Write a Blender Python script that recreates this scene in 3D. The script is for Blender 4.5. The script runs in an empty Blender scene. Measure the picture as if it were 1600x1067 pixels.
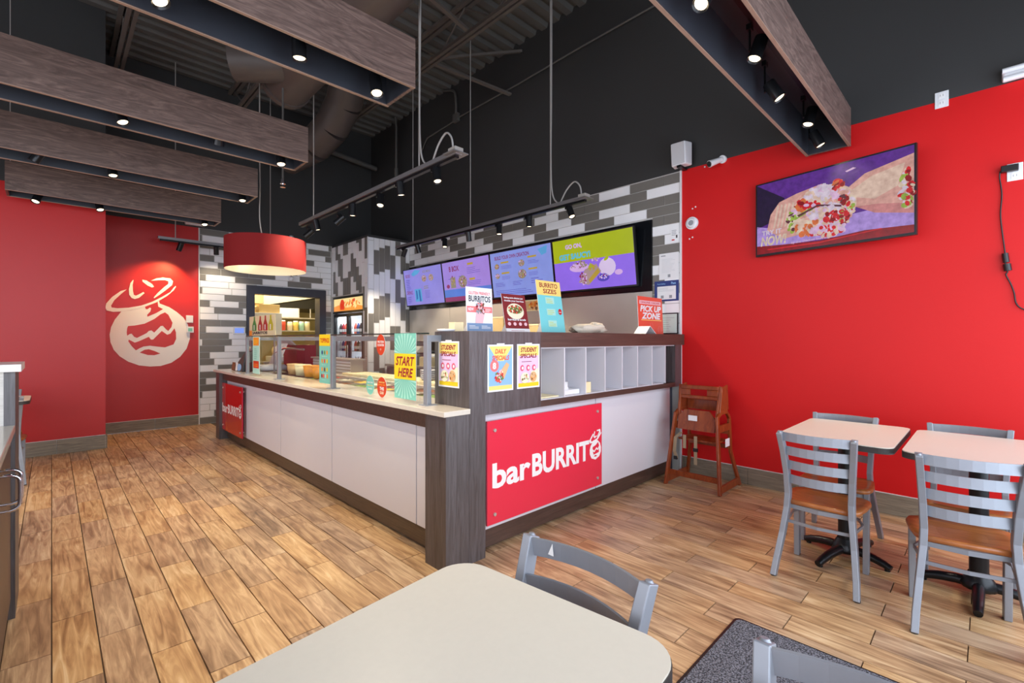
import bpy, bmesh, math, random
from mathutils import Vector, Matrix
random.seed(7)
SC = bpy.context.scene
COL = SC.collection
PI = math.pi

# ------------------------------------------------------------------ camera, world, light, exposure
cam = bpy.data.cameras.new('camera')
cam.sensor_width = 36.0
cam.lens = 732.0 / 1600.0 * 36.0
cam.shift_y = -3.5 / 1600.0
cam.clip_start = 0.02
camo = bpy.data.objects.new('camera', cam)
camo.location = (0, 0, 1.30)
camo.rotation_euler = (PI / 2, 0, math.radians(45.5 - 90.0))
COL.objects.link(camo)
SC.camera = camo

w = bpy.data.worlds.new('world')
SC.world = w
w.use_nodes = True
w.node_tree.nodes['Background'].inputs[0].default_value = (0.62, 0.74, 1.0, 1)
w.node_tree.nodes['Background'].inputs[1].default_value = 1.0

SC.view_settings.view_transform = 'Standard'
SC.view_settings.look = 'None'
SC.view_settings.gamma = 1.0
SC.view_settings.use_curve_mapping = False
SC.view_settings.exposure = 0.0
SC.cycles.max_bounces = 6
SC.cycles.diffuse_bounces = 4
SC.cycles.glossy_bounces = 3
SC.cycles.transmission_bounces = 5
SC.cycles.transparent_max_bounces = 8
SC.cycles.sample_clamp_indirect = 4.0
SC.cycles.caustics_reflective = False
SC.cycles.caustics_refractive = False
SC.cycles.use_denoising = True

def area_light(name, loc, rot, sx, sy, power, color):
    l = bpy.data.lights.new(name, 'AREA')
    l.shape = 'RECTANGLE'; l.size = sx; l.size_y = sy
    l.energy = power; l.color = color
    o = bpy.data.objects.new(name, l)
    o.location = loc; o.rotation_euler = rot
    COL.objects.link(o)
    return o
# daylight entering through the two shop-front windows behind the camera (facing +Y); added side fill light (facing +X)
DAY = (0.80, 0.89, 1.0)
area_light('window_daylight', (2.3, -1.18, 1.68), (PI / 2, 0, 0), 4.1, 2.7, 142, DAY)
area_light('window_daylight', (-1.9, -1.18, 1.68), (PI / 2, 0, 0), 3.0, 2.7, 140, DAY)
area_light('side_fill_light', (-3.38, 2.8, 1.75), (PI / 2, 0, -PI / 2), 6.4, 2.6, 150, (0.95, 0.93, 0.95))
# fluorescent panels of the kitchen behind the opening, and of the service area
area_light('kitchen_panel_light', (3.1, 9.6, 2.70), (0, 0, 0), 1.4, 1.0, 70, (1.0, 0.88, 0.62))

# ------------------------------------------------------------------ materials
def lin(c):
    r = []
    for v in c[:3]:
        v = v / 255.0
        r.append(v / 12.92 if v <= 0.04045 else ((v + 0.055) / 1.055) ** 2.4)
    return (r[0], r[1], r[2], 1.0)
MATS = {}
def newmat(name):
    m = bpy.data.materials.new(name); m.use_nodes = True
    MATS[name] = m
    nt = m.node_tree
    return m, nt, nt.nodes, nt.links, nt.nodes['Principled BSDF']
def mat(name, c, rough=0.5, metal=0.0, noise=0.06, nscale=8.0, bump=0.0, bscale=60.0, spec=0.5, coat=0.0, alpha=1.0):
    m, nt, N, L, P = newmat(name)
    c = lin(c)
    if noise > 0:
        tc = N.new('ShaderNodeTexCoord'); nz = N.new('ShaderNodeTexNoise')
        nz.inputs['Scale'].default_value = nscale; nz.inputs['Detail'].default_value = 4
        L.new(tc.outputs['Object'], nz.inputs['Vector'])
        mx = N.new('ShaderNodeMix'); mx.data_type = 'RGBA'
        mx.inputs[6].default_value = tuple(v * (1 - noise) for v in c[:3]) + (1,)
        mx.inputs[7].default_value = tuple(min(1, v * (1 + noise)) for v in c[:3]) + (1,)
        L.new(nz.outputs['Fac'], mx.inputs[0]); L.new(mx.outputs[2], P.inputs['Base Color'])
    else:
        P.inputs['Base Color'].default_value = c
    P.inputs['Roughness'].default_value = rough
    P.inputs['Metallic'].default_value = metal
    P.inputs['Specular IOR Level'].default_value = spec
    P.inputs['Coat Weight'].default_value = coat
    if bump > 0:
        tc = N.new('ShaderNodeTexCoord'); nz = N.new('ShaderNodeTexNoise')
        nz.inputs['Scale'].default_value = bscale; nz.inputs['Detail'].default_value = 3
        L.new(tc.outputs['Object'], nz.inputs['Vector'])
        b = N.new('ShaderNodeBump'); b.inputs['Strength'].default_value = bump; b.inputs['Distance'].default_value = 0.01
        L.new(nz.outputs['Fac'], b.inputs['Height']); L.new(b.outputs['Normal'], P.inputs['Normal'])
    if alpha < 1:
        P.inputs['Alpha'].default_value = alpha
    return m
def emat(name, c, strength=1.0):
    m, nt, N, L, P = newmat(name)
    P.inputs['Base Color'].default_value = (0.01, 0.01, 0.01, 1)
    P.inputs['Roughness'].default_value = 0.25
    P.inputs['Emission Color'].default_value = lin(c)
    P.inputs['Emission Strength'].default_value = strength
    if name[:2] in ('t_', 's_'):
        P.inputs['Emission Strength'].default_value = .82
        tc = N.new('ShaderNodeTexCoord'); nz = N.new('ShaderNodeTexNoise'); nz.inputs['Scale'].default_value = 26 if name[0] == 't' else 6; nz.inputs['Detail'].default_value = 5
        L.new(tc.outputs['Object'], nz.inputs['Vector'])
        k = .55 if name[0] == 't' else .12; c = lin(c)
        mx = N.new('ShaderNodeMix'); mx.data_type = 'RGBA'
        mx.inputs[6].default_value = tuple(v * (1 - k) for v in c[:3]) + (1,); mx.inputs[7].default_value = tuple(min(1.0, v * (1 + k)) for v in c[:3]) + (1,)
        L.new(nz.outputs['Fac'], mx.inputs[0]); L.new(mx.outputs[2], P.inputs['Emission Color'])
    return m
def wood(name, c1, c2, grain=(2.0, 2.0, 2.0), scale=3.0, rough=0.45, bump=0.15, dist=2.0, c3=None, spec=0.5):
    m, nt, N, L, P = newmat(name)
    tc = N.new('ShaderNodeTexCoord'); mp = N.new('ShaderNodeMapping')
    mp.inputs['Scale'].default_value = grain
    L.new(tc.outputs['Object'], mp.inputs['Vector'])
    nz = N.new('ShaderNodeTexNoise'); nz.inputs['Scale'].default_value = scale
    nz.inputs['Detail'].default_value = 8; nz.inputs['Roughness'].default_value = 0.65
    nz.inputs['Distortion'].default_value = dist
    L.new(mp.outputs[0], nz.inputs['Vector'])
    cr = N.new('ShaderNodeValToRGB')
    cr.color_ramp.elements[0].position = 0.30; cr.color_ramp.elements[0].color = lin(c1)
    cr.color_ramp.elements[1].position = 0.72; cr.color_ramp.elements[1].color = lin(c2)
    if c3:
        e = cr.color_ramp.elements.new(0.5); e.color = lin(c3)
    L.new(nz.outputs['Fac'], cr.inputs[0]); L.new(cr.outputs[0], P.inputs['Base Color'])
    P.inputs['Roughness'].default_value = rough
    P.inputs['Specular IOR Level'].default_value = spec
    b = N.new('ShaderNodeBump'); b.inputs['Strength'].default_value = bump; b.inputs['Distance'].default_value = 0.004
    L.new(nz.outputs['Fac'], b.inputs['Height']); L.new(b.outputs['Normal'], P.inputs['Normal'])
    return m

mat('red_wall', (206, 20, 22), 0.48, noise=0.03, nscale=1.5, bump=0.08, bscale=250, spec=0.3)
mat('red_wall_dim', (190, 28, 26), 0.40, noise=0.03, nscale=1.5, bump=0.08, bscale=250)
mat('black_wall', (52, 52, 52), 0.55, noise=0.06, nscale=2, bump=0.05, bscale=200)
mat('deck', (84, 82, 79), 0.7, noise=0.15, nscale=3)
mat('joist', (92, 85, 80), 0.6, noise=0.15)
mat('duct', (78, 69, 65), 0.5, noise=0.12, nscale=4)
mat('grout', (196, 194, 190), 0.8)
mat('tile_white', (247, 247, 248), 0.28, noise=0.03)
mat('tile_grey', (122, 118, 112), 0.30, noise=0.05, nscale=20)
mat('trim_white', (225, 225, 225), 0.4, noise=0.02)
mat('ceil_white', (200, 195, 180), 0.7)
mat('floor_base', (96, 80, 66), 0.9)
mat('subfloor', (120, 105, 90), 0.6)
wood('counter_wood', (52, 44, 41), (94, 88, 90), grain=(14, 14, 1.0), scale=3.0, rough=0.42, bump=0.25, dist=1.2, spec=0.9)
wood('counter_wood_h', (58, 42, 35), (86, 64, 54), grain=(1.0, 14, 14), scale=3.0, rough=0.42, bump=0.2, dist=1.2, spec=0.8)
wood('toe_wood', (66, 52, 40), (92, 76, 60), grain=(2, 1, 14), scale=3.0, rough=0.42, bump=0.2)
wood('beam_wood', (70, 55, 50), (128, 106, 97), grain=(0.8, 6, 6), scale=2.0, rough=0.5, bump=0.35, dist=5.0, c3=(98, 79, 72))
wood('beam_edge', (134, 110, 94), (164, 138, 120), grain=(0.9, 9, 9), scale=2.2, rough=0.5, bump=0.1)
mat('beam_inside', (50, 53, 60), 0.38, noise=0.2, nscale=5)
wood('white_wood', (196, 192, 184), (220, 217, 210), grain=(1, 1, 14), scale=3.0, rough=0.5, bump=0.1)
wood('base_wood', (110, 98, 84), (158, 144, 124), grain=(1, 1, 12), scale=2.5, rough=0.45, bump=0.1, c3=(132, 122, 106))
wood('seat_wood', (150, 84, 42), (190, 118, 66), grain=(10, 2, 2), scale=2.0, rough=0.28, bump=0.05, dist=2.5)
wood('cherry_wood', (112, 42, 18), (160, 78, 36), grain=(6, 6, 1.5), scale=3.0, rough=0.28, bump=0.05)
mat('quartz', (216, 208, 194), 0.16, noise=0.05, nscale=60)
mat('quartz_edge', (232, 228, 222), 0.3, noise=0.03)
mat('panel_white', (216, 214, 219), 0.34, noise=0.015)
mat('panel_seam', (22, 20, 20), 0.6)
mat('sign_red_shaded', (196, 18, 16), 0.12, noise=0, coat=0.3)  # same sign red, deeper: the far board's dimmer lighting put into the colour
mat('sign_red_hazy', (228, 48, 72), 0.28, noise=0, coat=0.3)  # same sign red, pinker: hazy reflection on the near board mixed into the colour
mat('sign_edge', (190, 30, 60), 0.15, noise=0)
mat('white_paint', (240, 238, 236), 0.45, noise=0.01)
mat('logo_white', (242, 238, 234), 0.5, noise=0.01)
mat('logo_red', (200, 36, 28), 0.42, noise=0.02)
mat('steel_grey', (146, 150, 158), 0.42, metal=0.35, noise=0.05, nscale=30)
mat('rail_grey', (150, 148, 150), 0.3, metal=0.6, noise=0.05)
mat('stainless', (192, 186, 178), 0.30, metal=0.35, noise=0.12, nscale=2.5)
mat('chrome', (220, 220, 230), 0.10, metal=1.0, noise=0)
mat('black_plastic', (26, 26, 28), 0.35, noise=0.05)
mat('black_metal', (24, 25, 28), 0.32, metal=0.3, noise=0.05)
mat('table_top', (226, 218, 202), 0.30, noise=0.03, nscale=70)
mat('table_edge', (54, 50, 48), 0.45, noise=0.03)
mat('cord_grey', (165, 162, 158), 0.5, noise=0)
mat('white_plastic', (228, 229, 232), 0.35, noise=0.01)
mat('cream', (232, 220, 180), 0.6, noise=0.05)
mat('kitchen_wall', (225, 212, 165), 0.7)
mat('carton', (226, 196, 138), 0.7, noise=0.1)
mat('carton_light', (240, 222, 176), 0.7, noise=0.05)
mat('drum_red', (122, 0, 2), 0.85, noise=0.04, nscale=150)
mat('drum_inner', (235, 225, 200), 0.6)
mat('mat_grey', (78, 80, 90), 0.95, noise=0.95, nscale=170, bump=1.0, bscale=200)
mat('strap', (160, 140, 112), 0.8)
mat('dark_glassy', (18, 20, 24), 0.12, noise=0)
mat('frame_blue_dark', (52, 54, 66), 0.4, noise=0.1)
mat('food_red', (196, 60, 40), 0.5, noise=0.5, nscale=60, bump=0.6)
mat('food_green', (110, 140, 60), 0.5, noise=0.5, nscale=60, bump=0.6)
mat('food_white', (236, 228, 205), 0.5, noise=0.3, nscale=60, bump=0.6)
mat('food_brown', (120, 78, 48), 0.5, noise=0.5, nscale=60, bump=0.6)
mat('food_yellow', (226, 180, 70), 0.5, noise=0.4, nscale=60, bump=0.6)
mat('orange_plastic', (236, 158, 66), 0.4)
mat('tan_plastic', (206, 170, 124), 0.4)
mat('paper_crumple', (222, 208, 188), 0.8, noise=0.1, bump=0.4, bscale=30)
for nm, c in {'teal': (122, 196, 178), 'teal_light': (176, 226, 212), 'aqua': (120, 210, 212), 'yellow': (240, 206, 30), 'yellow_soft': (250, 218, 120),
              'orange_red': (206, 62, 26), 'orange': (246, 150, 40), 'maroon': (150, 24, 44), 'red_print': (204, 34, 40), 'deep_red': (128, 26, 30),
              'pink': (240, 190, 196), 'lilac': (226, 196, 228), 'pink_hot': (226, 90, 120), 'sky_print': (140, 186, 232), 'navy': (38, 56, 122),
              'ink': (44, 44, 52), 'grey_print': (150, 152, 158), 'grey_light': (205, 206, 210), 'paper': (238, 237, 238), 'tan_print': (222, 180, 130),
              'brown_print': (120, 74, 48), 'lime_print': (196, 208, 90), 'coral': (232, 84, 62), 'coral_pink': (238, 120, 118), 'mint_paper': (196, 214, 204),
              'green_bottle': (40, 140, 60), 'red_bottle': (176, 36, 34), 'yellow_bottle': (196, 190, 40), 'blue_grey': (120, 150, 186), 'blue_bottle': (70, 90, 190),
              'dark_bottle': (60, 34, 34), 'cream_print': (244, 232, 200)}.items():
    mat(nm, c, 0.5, noise=0.0)
for nm, c in {'s_lav': (150, 142, 232), 's_lav2': (168, 140, 232), 's_blue': (140, 158, 236), 's_deep': (84, 130, 224), 's_red': (150, 50, 110), 's_crimson': (140, 40, 100),
              's_text': (84, 72, 190), 's_tan': (176, 150, 150), 's_olive': (150, 140, 120), 's_cyan': (90, 170, 226), 's_teal': (50, 110, 180), 's_green': (176, 190, 20),
              's_pinkw': (220, 180, 240), 's_cyanw': (90, 196, 226), 's_white': (226, 206, 246), 's_violet': (150, 112, 246), 's_gold': (190, 160, 60),
              't_purple': (92, 44, 140), 't_dark': (36, 20, 56), 't_tan': (226, 160, 150), 't_tan2': (200, 130, 130), 't_tan3': (240, 186, 170), 't_pink': (232, 176, 214),
              't_red': (206, 30, 40), 't_dred': (140, 12, 24), 't_green': (150, 176, 70), 't_cream': (240, 196, 176), 't_white': (226, 198, 238), 't_lilac': (170, 140, 226),
              't_brown': (96, 50, 60), 't_orange': (226, 110, 60), 'hdr_orange': (246, 150, 60), 'hdr_red': (220, 60, 30), 'hdr_cream': (250, 220, 150), 'blue_lcd': (120, 150, 236)}.items():
    emat(nm, c, 1.0)
emat('lamp_glow', (255, 230, 192), 3.6)
emat('cooler_light', (236, 240, 255), 2.2)

def glassmat(name, tint, alpha, rough=0.02):
    m, nt, N, L, P = newmat(name)
    out = N['Material Output']
    tr = N.new('ShaderNodeBsdfTransparent'); tr.inputs[0].default_value = tint
    gl = N.new('ShaderNodeBsdfGlossy'); gl.inputs['Roughness'].default_value = rough
    gl.inputs['Color'].default_value = (1, 1, 1, 1)
    fr = N.new('ShaderNodeFresnel'); fr.inputs['IOR'].default_value = 1.45
    ml = N.new('ShaderNodeMath'); ml.operation = 'MULTIPLY'; ml.inputs[1].default_value = alpha
    L.new(fr.outputs[0], ml.inputs[0])
    mx = N.new('ShaderNodeMixShader')
    L.new(ml.outputs[0], mx.inputs[0]); L.new(tr.outputs[0], mx.inputs[1]); L.new(gl.outputs[0], mx.inputs[2])
    L.new(mx.outputs[0], out.inputs['Surface'])
    return m
glassmat('glass', (0.96, 0.98, 0.97, 1), 0.12)
mat('glass_edge', (40, 60, 56), 0.2, noise=0)

m_, nt_, N_, L_, P_ = MATS['mat_grey'], MATS['mat_grey'].node_tree, MATS['mat_grey'].node_tree.nodes, MATS['mat_grey'].node_tree.links, MATS['mat_grey'].node_tree.nodes['Principled BSDF']
nz_ = N_.new('ShaderNodeTexNoise'); nz_.inputs['Scale'].default_value = 150; nz_.inputs['Detail'].default_value = 2
tc_ = N_.new('ShaderNodeTexCoord'); L_.new(tc_.outputs['Object'], nz_.inputs['Vector'])
cr_ = N_.new('ShaderNodeValToRGB'); cr_.color_ramp.elements[0].position = .40; cr_.color_ramp.elements[0].color = lin((48, 48, 56)); cr_.color_ramp.elements[1].position = .62; cr_.color_ramp.elements[1].color = lin((132, 132, 144))
L_.new(nz_.outputs['Fac'], cr_.inputs[0]); L_.new(cr_.outputs[0], P_.inputs['Base Color'])

# wood-look floor tiles: every plank gets its own tone and figure from its cell in the running bond
PX, PY, PY0 = 0.1463, 0.59, 0.06
def floor_mat():
    m, nt, N, L, P = newmat('plank_floor')
    g = N.new('ShaderNodeNewGeometry'); sp = N.new('ShaderNodeSeparateXYZ')
    L.new(g.outputs['Position'], sp.inputs[0])
    def M(op, a, b=None):
        n = N.new('ShaderNodeMath'); n.operation = op
        for k, v in enumerate((a, b)):
            if v is None: continue
            if isinstance(v, (int, float)): n.inputs[k].default_value = v
            else: L.new(v, n.inputs[k])
        return n.outputs[0]
    i = M('FLOOR', M('DIVIDE', sp.outputs[0], PX))
    par = M('FLOORED_MODULO', i, 2.0)
    j = M('FLOOR', M('ADD', M('DIVIDE', M('SUBTRACT', sp.outputs[1], PY0), PY), M('MULTIPLY', par, -0.5)))
    cb = N.new('ShaderNodeCombineXYZ'); L.new(i, cb.inputs[0]); L.new(j, cb.inputs[1])
    wn = N.new('ShaderNodeTexWhiteNoise'); wn.noise_dimensions = '3D'; L.new(cb.outputs[0], wn.inputs['Vector'])
    sc = N.new('ShaderNodeVectorMath'); sc.operation = 'SCALE'; sc.inputs['Scale'].default_value = 37.0
    L.new(wn.outputs['Color'], sc.inputs[0])
    ad = N.new('ShaderNodeVectorMath'); ad.operation = 'ADD'
    L.new(g.outputs['Position'], ad.inputs[0]); L.new(sc.outputs[0], ad.inputs[1])
    mp = N.new('ShaderNodeMapping'); mp.inputs['Scale'].default_value = (20, 1.7, 1)
    L.new(ad.outputs[0], mp.inputs['Vector'])
    nz = N.new('ShaderNodeTexNoise'); nz.inputs['Scale'].default_value = 1.25; nz.inputs['Detail'].default_value = 7
    nz.inputs['Roughness'].default_value = 0.6; nz.inputs['Distortion'].default_value = 1.6
    L.new(mp.outputs[0], nz.inputs['Vector'])
    mp2 = N.new('ShaderNodeMapping'); mp2.inputs['Scale'].default_value = (3.6, 1.5, 1); L.new(ad.outputs[0], mp2.inputs['Vector'])
    n2 = N.new('ShaderNodeTexNoise'); n2.inputs['Scale'].default_value = 1.4; n2.inputs['Detail'].default_value = 2; n2.inputs['Distortion'].default_value = 1.0
    L.new(mp2.outputs[0], n2.inputs['Vector'])
    f = M('ADD', M('MULTIPLY', nz.outputs['Fac'], 0.80), M('MULTIPLY', n2.outputs['Fac'], 0.32))
    f = M('ADD', f, M('MULTIPLY', M('SUBTRACT', wn.outputs['Value'], 0.5), 0.09))
    cr = N.new('ShaderNodeValToRGB')
    el = cr.color_ramp.elements
    el[0].position = 0.33; el[0].color = lin((110, 82, 58))
    el[1].position = 0.78; el[1].color = lin((226, 200, 164))
    for p, c in ((0.44, (146, 112, 80)), (0.54, (176, 140, 104)), (0.65, (202, 168, 128))):
        e = el.new(p); e.color = lin(c)
    L.new(f, cr.inputs[0])
    hs = N.new('ShaderNodeHueSaturation')
    L.new(cr.outputs[0], hs.inputs['Color'])
    L.new(M('ADD', 0.85, M('MULTIPLY', wn.outputs['Value'], 0.25)), hs.inputs['Saturation'])
    L.new(hs.outputs[0], P.inputs['Base Color'])
    P.inputs['Roughness'].default_value = 0.36
    b = N.new('ShaderNodeBump'); b.inputs['Strength'].default_value = 0.12; b.inputs['Distance'].default_value = 0.004
    L.new(nz.outputs['Fac'], b.inputs['Height']); L.new(b.outputs['Normal'], P.inputs['Normal'])
floor_mat()

# ------------------------------------------------------------------ mesh helpers
class MB:
    def __init__(s):
        s.v = []; s.f = []; s.m = []; s.sm = []; s.mats = []
    def mi(s, m):
        if m not in s.mats: s.mats.append(m)
        return s.mats.index(m)
    def add(s, vs, fs, m=None, smooth=False):
        b = len(s.v); s.v += [tuple(v) for v in vs]
        k = s.mi(m)
        for f in fs:
            s.f.append(tuple(b + i for i in f)); s.m.append(k); s.sm.append(smooth)
        return s
    def box(s, x0, x1, y0, y1, z0, z1, m=None):
        if x0 > x1: x0, x1 = x1, x0
        if y0 > y1: y0, y1 = y1, y0
        if z0 > z1: z0, z1 = z1, z0
        vs = [(x0, y0, z0), (x1, y0, z0), (x1, y1, z0), (x0, y1, z0), (x0, y0, z1), (x1, y0, z1), (x1, y1, z1), (x0, y1, z1)]
        return s.add(vs, [(0, 3, 2, 1), (4, 5, 6, 7), (0, 1, 5, 4), (1, 2, 6, 5), (2, 3, 7, 6), (3, 0, 4, 7)], m)
    def hexa(s, vs, m=None):
        return s.add(vs, [(0, 3, 2, 1), (4, 5, 6, 7), (0, 1, 5, 4), (1, 2, 6, 5), (2, 3, 7, 6), (3, 0, 4, 7)], m)
    def cyl(s, p0, p1, r0, r1=None, n=16, m=None, cap=True):
        r1 = r0 if r1 is None else r1
        p0 = Vector(p0); p1 = Vector(p1); d = (p1 - p0).normalized()
        a = d.orthogonal().normalized(); b = d.cross(a)
        vs = []
        for p, r in ((p0, r0), (p1, r1)):
            for i in range(n):
                t = 2 * PI * i / n
                vs.append(p + a * (r * math.cos(t)) + b * (r * math.sin(t)))
        s.add(vs, [(i, (i + 1) % n, n + (i + 1) % n, n + i) for i in range(n)], m, True)
        if cap:
            s.add(vs[:n], [tuple(range(n - 1, -1, -1))], m); s.add(vs[n:], [tuple(range(n))], m)
        return s
    def tube(s, pts, r, n=8, m=None, closed=False):
        pts = [Vector(p) for p in pts]; rings = []; K = len(pts)
        a = None
        for i, p in enumerate(pts):
            if closed: d = pts[(i + 1) % K] - pts[i - 1]
            else: d = pts[min(i + 1, K - 1)] - pts[max(i - 1, 0)]
            d.normalize()
            if a is None: a = d.orthogonal().normalized()
            else:
                a = (a - d * a.dot(d)).normalized()
            b = d.cross(a)
            rr = r[i] if isinstance(r, (list, tuple)) else r
            rings.append([p + a * (rr * math.cos(2 * PI * k / n)) + b * (rr * math.sin(2 * PI * k / n)) for k in range(n)])
        vs = [v for R in rings for v in R]; fs = []
        for i in range(K if closed else K - 1):
            j = (i + 1) % K
            for k in range(n):
                fs.append((i * n + k, i * n + (k + 1) % n, j * n + (k + 1) % n, j * n + k))
        s.add(vs, fs, m, True)
        if not closed:
            s.add(rings[0], [tuple(range(n - 1, -1, -1))], m); s.add(rings[-1], [tuple(range(n))], m)
        return s
    def sweep(s, pts, wdt, thk, side, m=None):
        """rectangular bar along pts; wdt along 'side', thk across the path"""
        pts = [Vector(p) for p in pts]; side = Vector(side).normalized(); K = len(pts); vs = []
        for i, p in enumerate(pts):
            d = (pts[min(i + 1, K - 1)] - pts[max(i - 1, 0)]).normalized()
            nn = d.cross(side).normalized()
            t = thk[i] if isinstance(thk, (list, tuple)) else thk
            for a, b in ((-1, -1), (1, -1), (1, 1), (-1, 1)):
                vs.append(p + side * (a * wdt / 2) + nn * (b * t / 2))
        fs = []
        for i in range(K - 1):
            for k in range(4):
                fs.append((i * 4 + k, i * 4 + (k + 1) % 4, (i + 1) * 4 + (k + 1) % 4, (i + 1) * 4 + k))
        fs += [(3, 2, 1, 0), ((K - 1) * 4, (K - 1) * 4 + 1, (K - 1) * 4 + 2, (K - 1) * 4 + 3)]
        return s.add(vs, fs, m)
    def prism(s, poly, fn, t0, t1, m=None, side=None):
        """poly in 2-D, fn(u,v,t)->3-D; side walls + caps"""
        n = len(poly)
        A = [fn(u, v, t0) for u, v in poly]; B = [fn(u, v, t1) for u, v in poly]
        s.add(A + B, [(i, (i + 1) % n, n + (i + 1) % n, n + i) for i in range(n)], side or m)
        s.add(A, [tuple(range(n - 1, -1, -1))], m); s.add(B, [tuple(range(n))], m)
        return s
    def lathe(s, prof, c, n=20, m=None):
        vs = []
        for r, z in prof:
            for i in range(n):
                t = 2 * PI * i / n
                vs.append((c[0] + r * math.cos(t), c[1] + r * math.sin(t), c[2] + z))
        fs = []
        for k in range(len(prof) - 1):
            for i in range(n):
                fs.append((k * n + i, k * n + (i + 1) % n, (k + 1) * n + (i + 1) % n, (k + 1) * n + i))
        return s.add(vs, fs, m, True)
    def blob(s, c, rx, ry, rz, m=None, n=8, seed=0, jit=0.12):
        rnd = random.Random(seed); vs = [(c[0], c[1], c[2] - rz)]
        K = 5
        for k in range(1, K):
            ph = PI * k / K
            for i in range(n):
                t = 2 * PI * i / n; q = 1 + rnd.uniform(-jit, jit)
                vs.append((c[0] + rx * q * math.sin(ph) * math.cos(t), c[1] + ry * q * math.sin(ph) * math.sin(t), c[2] - rz * math.cos(ph) * q))
        vs.append((c[0], c[1], c[2] + rz)); fs = []
        for i in range(n): fs.append((0, 1 + (i + 1) % n, 1 + i))
        for k in range(K - 2):
            for i in range(n):
                a = 1 + k * n; fs.append((a + i, a + (i + 1) % n, a + n + (i + 1) % n, a + n + i))
        L = len(vs) - 1; a = 1 + (K - 2) * n
        for i in range(n): fs.append((a + i, a + (i + 1) % n, L))
        return s.add(vs, fs, m, True)
    def mesh(s, name, default=None, off=(0, 0, 0)):
        me = bpy.data.meshes.new(name)
        me.from_pydata([(v[0] - off[0], v[1] - off[1], v[2] - off[2]) for v in s.v], [], s.f)
        for mm in s.mats:
            me.materials.append(MATS[mm if mm else default])
        me.polygons.foreach_set('material_index', s.m)
        me.polygons.foreach_set('use_smooth', s.sm)
        me.update()
        if any(len(f) > 4 for f in s.f):
            bm = bmesh.new(); bm.from_mesh(me)
            bmesh.ops.triangulate(bm, faces=[f for f in bm.faces if len(f.verts) > 4])
            bm.to_mesh(me); bm.free()
        return me

def smooth(P, k=5):
    P = [Vector(p) for p in P]; out = []
    for i in range(len(P) - 1):
        a, b, c, d = P[max(i - 1, 0)], P[i], P[i + 1], P[min(i + 2, len(P) - 1)]
        for q in range(k):
            t = q / k
            out.append(.5 * ((2 * b) + (c - a) * t + (2 * a - 5 * b + 4 * c - d) * t * t + (3 * b - a - 3 * c + d) * t ** 3))
    return out + [P[-1]]
def bevel(o, w=0.004, seg=2):
    md = o.modifiers.new('bevel', 'BEVEL'); md.width = w; md.segments = seg; md.limit_method = 'ANGLE'; md.angle_limit = 0.7
    return o
def link(name, me, parent=None):
    o = bpy.data.objects.new(name, me); COL.objects.link(o)
    if parent is not None: o.parent = parent
    return o

class Thing:
    """an Empty at the base of a thing; parts are given in world metres (rot 0) or local metres"""
    def __init__(s, name, label, cat, loc=(0, 0, 0), rz=0.0, group=None, local=False, kind=None):
        s.o = bpy.data.objects.new(name, None); COL.objects.link(s.o)
        s.o.location = loc; s.o.rotation_euler = (0, 0, rz)
        s.o.empty_display_size = 0.1
        if label: s.o['label'] = label
        if cat: s.o['category'] = cat
        if group: s.o['group'] = group
        if kind: s.o['kind'] = kind
        s.loc = loc; s.local = local
    def part(s, name, mb, m=None, label=None, bev=0, parent=None, kind=None):
        off = (0, 0, 0) if s.local else s.loc
        o = link(name, mb.mesh(name, m, off), parent or s.o)
        if label: o['label'] = label
        if bev: bevel(o, bev)
        if kind: o['kind'] = kind
        return o
def single(name, mb, m, label, cat, loc=(0, 0, 0), group=None, bev=0, kind=None):
    o = link(name, mb.mesh(name, m, loc)); o.location = loc
    if label: o['label'] = label
    if cat: o['category'] = cat
    if group: o['group'] = group
    if kind: o['kind'] = kind
    if bev: bevel(o, bev)
    return o
def struct(name, mb, m, parent=None):
    o = link(name, mb.mesh(name, m), parent)
    if parent is None: o['kind'] = 'structure'
    return o
def dup(src, loc, rz=None, label=None, group=None):
    r = src.copy(); COL.objects.link(r); r.location = loc
    if rz is not None: r.rotation_euler = (0, 0, rz)
    if label: r['label'] = label
    if group: r['group'] = group
    for ch in list(src.children):
        c = ch.copy(); COL.objects.link(c); c.parent = r
        for g in list(ch.children):
            d = g.copy(); COL.objects.link(d); d.parent = c
    return r

# ---- flat print: layered shapes on one face
_tc = {}
def glyphs(body, bold=0.0, shear=0.0):
    k = (body, bold, shear)
    if k in _tc: return _tc[k]
    cu = bpy.data.curves.new('t', 'FONT'); cu.body = body; cu.size = 1.0; cu.offset = bold; cu.shear = shear; cu.resolution_u = 3
    ob = bpy.data.objects.new('t', cu); COL.objects.link(ob)
    dg = bpy.context.evaluated_depsgraph_get(); dg.update()
    me = bpy.data.meshes.new_from_object(ob.evaluated_get(dg))
    vs = [(v.co.x, v.co.y) for v in me.vertices]; fs = [tuple(p.vertices) for p in me.polygons]
    bpy.data.objects.remove(ob); bpy.data.curves.remove(cu); bpy.data.meshes.remove(me)
    x0 = min(v[0] for v in vs); x1 = max(v[0] for v in vs); y0 = min(v[1] for v in vs); y1 = max(v[1] for v in vs)
    vs = [((v[0] - x0) / (x1 - x0), (v[1] - y0) / (y1 - y0)) for v in vs]
    _tc[k] = (vs, fs); return _tc[k]
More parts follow.
